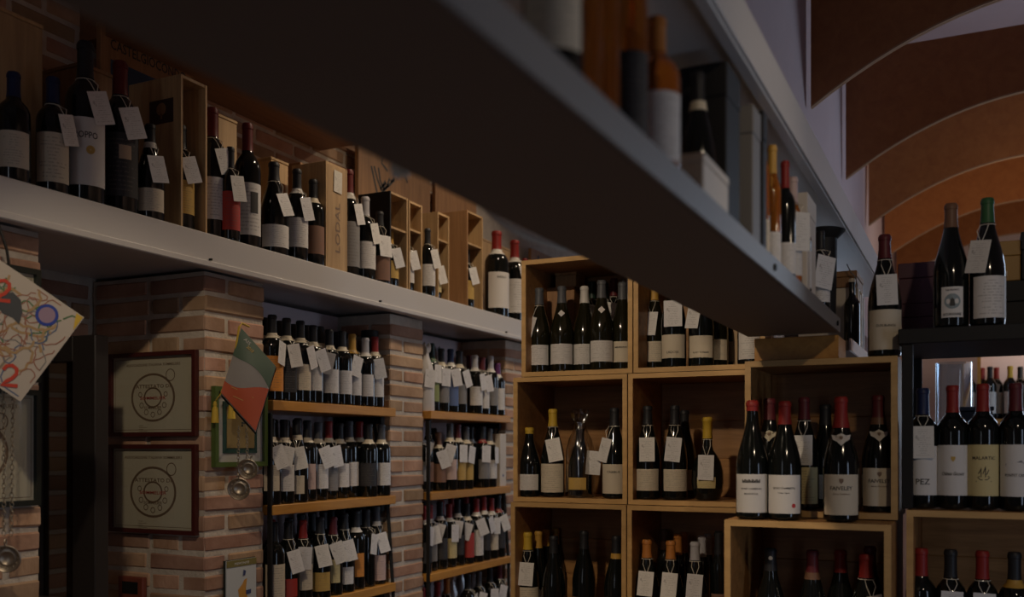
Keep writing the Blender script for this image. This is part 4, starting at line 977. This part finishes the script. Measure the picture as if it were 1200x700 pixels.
print_on(L, U, 1, 'GEVREY CHAMBERTIN', .058, .005, .078); print_on(L, U, 1, 'Vieilles Vignes', .03, .004, .066, shear=.2)
bm = bmesh.new(); flat_ring(bm, 0, 0, 0, .0055, 0, 16); obj('red_seal', bm_mesh(bm), M['redink'], L, (.024, -BM[U,'R']*.83-.0006, .036), (0, 0, .58))
b, L = cb(-0.31, 2.557, zl, 'stout red-capped bottle with crest collar standing on the front crate lip', 'red', 'cream', False, h=.31, lstyle='tall_label', rz=.14, band='red', sr=1.02)
print_on(L, U, 1.02, 'FAIVELEY', .056, .0095, .076); print_on(L, U, 1.02, 'Gevrey Chambertin', .042, .005, .064, 'brown_ink'); crest(L, U, .098); shield(b, .203*1.03, .0285)
b, L = cb(-0.234, 2.70, zc, 'maroon-capped bottle with crest collar inside front crate, at right', 'maroon', 'cream', False, h=.302, lstyle='tall_label', rz=.16, band='brown')
print_on(L, U, 1, 'FAIVELEY', .056, .0095, .076); print_on(L, U, 1, 'Gevrey Chambertin', .042, .005, .064, 'brown_ink'); crest(L, U, .098); shield(b, .203, .0285)
b, L = cb(-0.522, 2.74, zc, 'maroon-capped bottle with shield neck label behind the lip bottles', 'maroon', 'white', False, h=.302, rz=.12); shield(b, .205, .0275, (.5,.45,.33))
cb(-0.426, 2.72, zc, 'maroon-capped bottle with yellow label and tag in front crate', 'maroon', 'yellow', True, h=.302, tphi=0, troll=-.01, rz=.05, sr=.95, lstyle='tall_label')
cb(-0.381, 2.80, zc, 'dark bottle hidden at back of front crate, behind crest bottle', 'black', 'cream', False, h=.285)
# lowest front crate
zz = .96 + FL
b, L = cb(-0.501, 2.64, zz, 'black-capped bottle with pale neck emblem, leftmost in lowest front crate', 'black', 'white', False, h=.30)
bm = bmesh.new(); flat_ring(bm, 0, 0, 0, .0055, 0, 14); obj('neck_emblem', bm_mesh(bm), M['cert'], b, (0, -.0168, .278))
cb(-0.392, 2.64, zz, 'maroon-capped bottle second in lowest front crate', 'maroon', 'white', False, h=.30, band='brown')
cb(-0.329, 2.705, zz, 'thin red-capped bottle third in lowest front crate', 'red', 'white', False, h=.297)
cb(-0.256, 2.62, zz, 'broad red-capped bottle rightmost in lowest front crate', 'red', 'white', True, h=.298, tphi=.3, sr=1.08)
cb(-0.26, 2.76, zz, 'maroon-capped bottle behind the rightmost red one, lowest front crate', 'maroon', None, False, h=.305)
# things on top of the front crate
zt = 1.7865
tag(obj('wooden_block', box_me(-.11, .11, -.08, .08, 0, .0625, .002), M['board'], None, (-.44, 2.75, zt)), 'wooden block on the front crate under the hanging shelf end', 'block')
b, L = bottle(U, (-0.218, 2.70, zt), .15, 'maroon-capped tagged bottle on top of the front crate corner', None, 'maroon', 'cream', True, 1.0, 1.06, None, 'tall_label', tphi=.05, troll=-.02)[0:2]
print_on(L, U, 1, 'CLOS BLANCH', .05, .006, .072)

# ------------------------------------------------------------------ black metal shelf at right
t = thing('metal_shelf_rack', 'black metal shelf rack at right carrying two bottles on top', 'rack', (.2, 2.86, 0))
def rp(nm, *b): obj(nm, box_me(*b, bev=.002), M['black'], t)
rp('top_board', -.38, .46, -.24, .24, 1.812, 1.85)
for x in (-.372, .43):
    for y in (-.235, .205): rp('post', x, x+.026, y, y+.03, .956 if False else 1.396, 1.811)
rp('rail', -.345, .43, .21, .225, 1.40, 1.425)
GR = 'bottles in the upper row of the black metal rack'
def rk(x, y, z, label, cap, lab, tg, h, kind='bordeaux', ls='tall_label', rz=.05, **kw):
    return bottle(kind, (x, y, z), rz, label, GR, cap, lab, tg, 1.0, h/.3, None, ls, **kw)
b, L = rk(-0.126, 2.70, 1.3955, 'blue-capped bottle lettered PEZ with tag in black rack', 'blue', 'white', True, .305, tphi=0, troll=-.01)
print_on(L, B, 1, 'PEZ', .034, .014, .060)
b, L = rk(-0.056, 2.70, 1.3955, 'red-capped bottle with gold crest and script label in black rack', 'red', 'white', False, .310)
print_on(L, B, 1, 'Château Giscours', .055, .009, .082, shear=.35); crest(L, B, .122, 'goldink')
b, L = rk(0.013, 2.70, 1.3955, 'red-capped bottle with yellow ship label in black rack', 'red', 'yellow', False, .312)
print_on(L, B, 1, 'MALARTIC', .055, .008, .120)
bm = bmesh.new()
for pts in ([(-.014,.0),(-.008,-.006),(.008,-.006),(.014,.0)], [(-.006,0),(-.006,.022)], [(.004,0),(.004,.026)], [(-.012,.002),(.012,.002)], [(-.012,.008),(-.006,.02)], [(-.002,.008),(.004,.024)], [(.006,.006),(.012,.018)], [(-.018,-.01),(.018,-.01)]): stroke(bm, pts, .0018)
for v in bm.verts: R = BM[B,'R']+.0006; x = v.co.x; v.co.x = R*math.sin(x/R); v.co.y = -R*math.cos(x/R)
obj('ship_drawing', bm_mesh(bm), M['ink'], L, (0, 0, .078))
b, L = rk(0.086, 2.70, 1.3955, 'maroon-capped bottle with white chateau label at right edge of black rack', 'maroon', 'white', False, .312)
print_on(L, B, 1, 'PONTET CANET', .055, .007, .080)
bm = bmesh.new(); flat_poly(bm, [(-.026,0),(.026,0),(.026,.009),(.014,.008),(.01,.014),(.0,.009),(-.012,.007),(-.026,.006)])
for v in bm.verts: R = BM[B,'R']+.0006; x = v.co.x; v.co.x = R*math.sin(x/R); v.co.y = -R*math.cos(x/R)
obj('chateau_drawing', bm_mesh(bm), mat('grey_print', (.2,.2,.2), .6), L, (0, 0, .105))
for px, lb, cp, tg in [(-0.13, 'red-capped bottle with white label, leftmost inside the right-hand crate', 'red', 0), (-0.061, 'black-capped tagged bottle second inside the right-hand crate', 'black', 1), (0.012, 'red-capped tagged bottle third inside the right-hand crate', 'red', 1), (0.084, 'gold-ringed black-capped bottle fourth inside the right-hand crate', 'black', 0)]:
    b, L = bottle(B, (px, 2.71, .955+FL), .1, lb, 'bottles inside the right-hand crate', cp, 'white', bool(tg), 1.0, .315/.3, 'gold' if 'ringed' in lb else None, 'tall_label', tphi=.02, troll=.03)
# on top of the rack
b, L = bottle(U, (-0.059, 2.66, 1.8505), .1, 'maroon-capped bottle with round medallion label on top of black rack', 'bottles on top of the black rack', 'brown', None, False, .98, 1.03)
lb = obj('paper_label', arc_patch(BM[U,'R']*.98+.0002, .022, .098, .62), M['plain'], b, color=LCOL['white'])
bm = bmesh.new(); flat_ring(bm, 0, 0, .0, .019, 0, 24); R = BM[U,'R']
for v in bm.verts: x = v.co.x; v.co.x = R*math.sin(x/R); v.co.y = -R*math.cos(x/R)
obj('medallion', bm_mesh(bm), mat('blue_grey_print', (.22,.27,.28), .6), lb, (0,0,.062))
bm = bmesh.new(); flat_poly(bm, [(-.006,-.012),(.006,-.012),(.005,.002),(.0,.009),(-.005,.003)]); R = BM[U,'R'] + .0005
for v in bm.verts: x = v.co.x; v.co.x = R*math.sin(x/R); v.co.y = -R*math.cos(x/R)
obj('figure', bm_mesh(bm), M['ink'], lb, (0,0,.062))
lettering('NUDAN', .03, .004, lb, (0,0,.088), M['ink'], bend=R); lettering('BOURGOGNE', .042, .006, lb, (0,0,.027), M['ink'], bend=R)
bottle(U, (0.023, 2.66, 1.8505), .3, 'green-capped bottle with tag on top of black rack', 'bottles on top of the black rack', 'green', 'white', True, .96, 1.045, None, 'tall_label', tphi=-.75, troll=.12)
def stack_box(nm, label, x0, x1, y0, y1, z0, z1, m):
    t = thing(nm, label, 'box', ((x0+x1)/2, (y0+y1)/2, z0)); a, b, h = (x1-x0)/2, (y1-y0)/2, z1-z0
    obj('box_body', box_me(-a, a, -b, b, 0, h*.62, .002), M[m], t); obj('lid', box_me(-a-.0015, a+.0015, -b-.0015, b+.0015, h*.62+.0005, h-.0005, .002), M[m], t)
    return t
stack_box('gift_box', 'dark purple card box on the black rack, left of bottles, lower', -0.2, -0.104, 2.90, 3.08, 1.8505, 1.951, 'purple')
stack_box('gift_box', 'dark purple card box on the black rack, upper of stack', -0.198, -0.082, 2.90, 3.08, 1.951, 2.065, 'purple')
stack_box('gift_box', 'black box behind the green-capped bottle on the rack', -0.017, 0.119, 2.92, 3.08, 1.8505, 2.0, 'blackbox')
t = stack_box('gift_box', 'ochre card box on the black box behind green-capped bottle', -0.019, 0.105, 2.92, 3.07, 2.0, 2.108, 'goldcard')
obj('price_sticker', box_me(.0, .03, -.0785, -.0772, .012, .026), M['cream'], t)
stack_box('gift_box', 'pale blue box at right frame edge on top of rack', 0.107, 0.163, 2.91, 3.06, 2.0, 2.127, 'blackbox').children
# glass vase and tray seen through the rack
tag(obj('glass_vase', lathe([(0,0),(.05,0),(.052,.004),(.052,.25),(.049,.25),(.049,.008),(0,.006)], 28), M['clear'], None, (-0.064, 3.25, 1.56)), 'clear bluish glass cylinder vase behind the rack bottles', 'vase')
tr = thing('plastic_tray', 'dark blue tray beside the glass vase behind the rack', 'tray', (-0.009, 3.22, 1.56))
obj('tray_body', box_me(-.05, .05, -.04, .04, 0, .10, .004), mat('slate_plastic', (.03,.04,.055), .35), tr)
obj('rim', box_me(-.054, .054, -.044, .044, .1005, .112, .002), mat('slate_rim', (.05,.065,.09), .3), tr)
st = thing('side_table', 'black table behind the rack carrying vase and tray', 'table', (.1, 3.27, 0))
obj('table_top', box_me(-.12, .62, -.11, .11, 1.53, 1.559), M['black'], st)
for x in (-.1, .58): obj('leg', box_me(x, x+.03, -.1, .1, 0, 1.53), M['black'], st)
# far shelf
fs = thing('far_shelf', 'far wall bookcase of bottles seen through the black rack', 'shelf', (.75, 6.5, 0))
obj('back_panel', box_me(-.75, .75, .12, .14, 0, 2.3), M['plaster'], fs)
for z in (.9, 1.30, 1.72, 2.25): obj('shelf_plank', box_me(-.73, .73, -.12, .12, z-.03, z), M['board'], fs)
for x in (-.75, .73): obj('side_board', box_me(x, x+.02, -.12, .12, 0, 2.3), M['board'], fs)
for k, (x, cp) in enumerate([(-0.155, 'red'), (-0.098, 'red'), (-0.042, 'red'), (0.028, 'red'), (0.069, 'black'), (0.105, 'red'), (0.176, 'yellow'), (0.232, 'black'), (0.285, 'red')]):
    bottle(B, (x, 6.42 + .08*(k % 2), 1.7205), random.uniform(-.2, .2), f'small far {capw(cp)}-capped bottle, {ORD[k]} from left on the distant shelf', 'bottles on the distant shelf', cp, 'white', k in (5, 7), 1.0, .31/.3, None, 'tall_label', tphi=0)

# ------------------------------------------------------------------ hanging shelf unit over the aisle
SX0, SX1, SZ = -.56, -.32, 1.85
hs = thing('hanging_shelf', 'dark hanging shelf crossing overhead with bottles on it', 'shelf', (-.44, 1.0, SZ))
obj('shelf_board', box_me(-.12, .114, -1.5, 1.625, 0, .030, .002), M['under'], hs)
obj('edge_rim', box_me(.1145, .12, -1.5, 1.63, -.001, .036, .001), M['steel'], hs)
obj('end_plate', box_me(-.12, .114, 1.6255, 1.63, 0, .036), M['steel'], hs)
for y in (.72, 1.56): obj('bolt', lathe([(0,0),(.006,0),(.006,.004),(0,.004)], 8), M['black'], hs, (.12, y, .016), (0, PI/2, 0))
for y in (-.6, 1.55): obj('hanger_rod', tube_me([(-.1, y, .031), (-.1, y, .305)], .006), M['black'], hs)
tag(obj('loose_cable', tube_me([(-0.56, 0.898, 1.848), (-0.585, 0.906, 1.862), (-0.585, 0.912, 1.854), (-0.585, 0.92, 1.855), (-0.585, 0.929, 1.865), (-0.585, 0.944, 1.872), (-0.585, 0.97, 1.874), (-0.585, 0.999, 1.876), (-0.585, 1.03, 1.879), (-0.585, 1.074, 1.879), (-0.585, 1.12, 1.869), (-0.585, 1.165, 1.86), (-0.585, 1.223, 1.854), (-0.585, 1.281, 1.854), (-0.56, 1.343, 1.848)], .0035), M['string'], None), 'pale loose cable drooping along the left edge of hanging shelf', 'cable')
h2 = thing('hanging_shelf', 'short grey far continuation of the hanging shelf past its end', 'shelf', (-.44, 2.86, 1.825))
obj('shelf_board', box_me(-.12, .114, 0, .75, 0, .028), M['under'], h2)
obj('edge_rim', box_me(.1145, .12, -.0, .75, -.001, .034), M['white'], h2)
obj('hanger_rod', tube_me([(-.1, .6, .03), (-.1, .6, .33)], .006), M['black'], h2)
us = thing('upper_shelf', 'white painted shelf beam above the hanging shelf', 'shelf', (-.44, 1.0, 2.157))
obj('shelf_board', box_me(-.2, .114, -1.5, 3.2, .012, .078, .003), M['white'], us)
obj('face_board', box_me(.1145, .12, -1.5, 3.2, .0, .078, .001), M['white'], us)
obj('lip', box_me(.095, .1142, -1.5, 3.2, -.004, .0115, .001), M['white'], us)

ST = SZ + .0305
GS = 'things crowded on the hanging shelf'
def hb(x, y, label, kind, h, r, cap, lab, glass='glass', tg=False, ls='label', rz=.4, **kw):
    k0 = {'bordeaux': .0378, 'burgundy': .0422, 'slim': .0255}[kind]
    return bottle(kind, (x, y, ST), rz, label, GS, cap, lab, tg, r/k0, h/.3, None, ls, glass=glass, **kw)
hb(-.37, 0.858, 'dark cream-labelled bottle nearest on the hanging shelf, blurred', 'bordeaux', .30, .030, 'black', 'cream', tg=False, ls='label')
hb(-.372, 0.942, 'amber bottle with pale hanging tag second along the hanging shelf', 'slim', .33, .021, 'orange', None, 'amber', True, tphi=.3)
hb(-.372, 1.001, 'plain amber bottle third along the hanging shelf', 'slim', .30, .019, 'orange', None, 'amber')
hb(-.45, 1.258, 'amber bottle with gold label behind on the hanging shelf', 'slim', .34, .022, 'gold', 'gold', 'amber')
hb(-.375, 1.099, 'amber bottle with black label beside the orange-capped half bottle', 'slim', .30, .023, 'gold', 'black', 'amber', ls='tall_label')
hb(-.362, 1.166, 'orange-capped half bottle of rosé with white label on hanging shelf', 'bordeaux', .205, .030, 'orange', 'white', 'amber', ls='tall_label', rz=.45)
def card(label, x0, x1, y0, y1, h, m, name='gift_box'):
    t = thing(name, label, 'box', ((x0+x1)/2, (y0+y1)/2, ST), 0, GS); a, b = (x1-x0)/2, (y1-y0)/2
    obj('box_body', box_me(-a, a, -b, b, 0, h*.8, .0015), M[m], t); obj('lid', box_me(-a-.001, a+.001, -b-.001, b+.001, h*.8+.0004, h, .0015), M[m], t)
    return t
card('small beige box behind the orange-capped half bottle', -.47, -.40, 1.20, 1.27, .21, 'goldcard')
card('small white card box on hanging shelf before the black box', -.404, -.326, 1.26, 1.40, .062, 'cream')
bottle('burgundy', (-.38, 1.435, ST), .4, 'dark bottle with pale collar behind the small white box', GS, 'black', None, False, .66, .78, 'cream')
tt = card('tall black handled gift box on the hanging shelf', -.455, -.345, 1.47, 1.56, .262, 'blackbox')
obj('handle', tube_me([(-.02, 0, .262), (-.018, 0, .274), (.018, 0, .274), (.02, 0, .262)], .004), M['black'], tt)
card('tall grey upright box right of the black gift box', -.362, -.332, 1.60, 1.66, .235, 'greycard')
card('thin black upright box right of the grey box', -.36, -.331, 1.68, 1.71, .25, 'blackbox')
hb(-.352, 1.768, 'first slender amber dessert bottle right of the thin black box', 'slim', .255, .015, 'gold', 'cream', 'amber', ls='low_label')
hb(-.350, 1.862, 'second slender amber dessert bottle, beside the dark red-capped one', 'slim', .24, .016, 'gold', 'white', 'amber', ls='low_label')
hb(-.352, 2.009, 'dark red-capped bottle far along the hanging shelf', 'bordeaux', .25, .021, 'red', 'white', ls='low_label')
hb(-.352, 2.1, 'pink-capped bottle right of the red-capped one on hanging shelf', 'slim', .24, .019, 'pink', 'white', 'amber', True)
hb(-.352, 2.21, 'dark white-labelled bottle left of the white upright box', 'bordeaux', .20, .022, 'black', 'white', ls='tall_label')
card('white upright box near the far end of hanging shelf', -.366, -.332, 2.163, 2.286, .225, 'cream')
hb(-.352, 2.509, 'tagged dark bottle between white box and black bucket', 'bordeaux', .21, .022, 'black', 'white', tg=True)
tag(obj('black_bucket', lathe([(0,0),(.030,0),(.033,.18),(.034,.20),(.052,.218),(.054,.222),(.044,.226),(.030,.208),(.028,.02),(0,.018)], 26), M['black'], None, (-.356, 2.588, ST+.006)), 'tall black flared bucket at far end of hanging shelf', 'bucket', GS)
ST = 1.825 + .0285
t, _ = hb(-.345, 3.113, 'small black swing-top bottle past the end of hanging shelf', 'bordeaux', .205, .024, None, None, ls='label')
obj('stopper', lathe([(0,.2),(.009,.2),(.011,.206),(.009,.214),(0,.216)], 12), M['cream'], t)
obj('wire_bail', tube_me([(.011,0,.17),(.016,0,.195),(.008,0,.222),(-.004,0,.235),(-.016,0,.26)], .0018), M['steel'], t)
for k in range(4):
    yy = 3.16 + k*.05
    t = thing('book', f'cream-spined book, {ORD[k]} in the row past the swing-top bottle', 'book', (-.42, yy, ST), 0, 'books past the hanging shelf end')
    obj('cover', box_me(-.09, .09, -.016, .016, 0, .19-.01*(k % 2), .002), M['cream'], t); obj('pages', box_me(-.087, .087, -.0135, .0135, .19, .1935), M['plain'], t, color=(.6,.57,.5))
stack_box('wooden_box', 'brown box lying on the row of cream books', -.50, -.335, 3.14, 3.33, ST+.194, ST+.245, 'pine_dark')

# ------------------------------------------------------------------ curved wooden ceiling panels
x0, x1 = -.6, 1.25
def zc_(x): return 2.917 + (.378*((.325+.6)**2) - .378*(x-.325)**2)
BL = ['nearest and darkest curved wooden ceiling panel at top right', 'second curved wooden ceiling panel from the front', 'third curved wooden ceiling panel from the front', 'fourth curved wooden ceiling panel from the front', 'fifth curved wooden ceiling panel behind the bottles', 'sixth and farthest curved wooden ceiling panel']
for k in range(6):
    Y = 4.0 + 1.14*k
    t = thing('curved_ceiling_panel', BL[k], 'panel', (x0, Y, 2.917), 0, 'curved wooden panels across the ceiling')
    for nm, ya, yb, dz in (('wooden_ply', 0, .011, 0), ('wooden_ply', .016, .026, 0)):
        bm = bmesh.new(); N = 24; F = []; Bk = []
        pts = [(x0 + (x1-x0)*i/N - x0, zc_(x0+(x1-x0)*i/N) - 2.917) for i in range(N+1)] + [(x1-x0, .63 if k < 2 else .85), (0, .63 if k < 2 else .85)]
        A = [bm.verts.new((x, ya, z)) for x, z in pts]; Bq = [bm.verts.new((x, yb, z)) for x, z in pts]
        bm.faces.new(A); bm.faces.new(Bq[::-1])
        for i in range(len(A)): j = (i+1) % len(A); bm.faces.new((A[j], A[i], Bq[i], Bq[j]))
        obj(nm, bm_mesh(bm), M['baffle'], t)
    bm = bmesh.new()
    for i in range(24):
        xa, xb = (x1-x0)*i/24, (x1-x0)*(i+1)/24
        za, zb = zc_(x0+xa)-2.917, zc_(x0+xb)-2.917
        for ya, yb in ((-.0005, .0115), (.0155, .0265)):
            vs = [bm.verts.new(p) for p in ((xa,ya,za-.003),(xb,ya,zb-.003),(xb,yb,zb-.003),(xa,yb,za-.003),(xa,ya,za+.004),(xb,ya,zb+.004),(xb,yb,zb+.004),(xa,yb,za+.004))]
            for f in ((0,1,2,3),(0,4,5,1),(2,6,7,3)): bm.faces.new([vs[q] for q in f])
    obj('edge_strip', bm_mesh(bm), M['baffle_edge'], t)
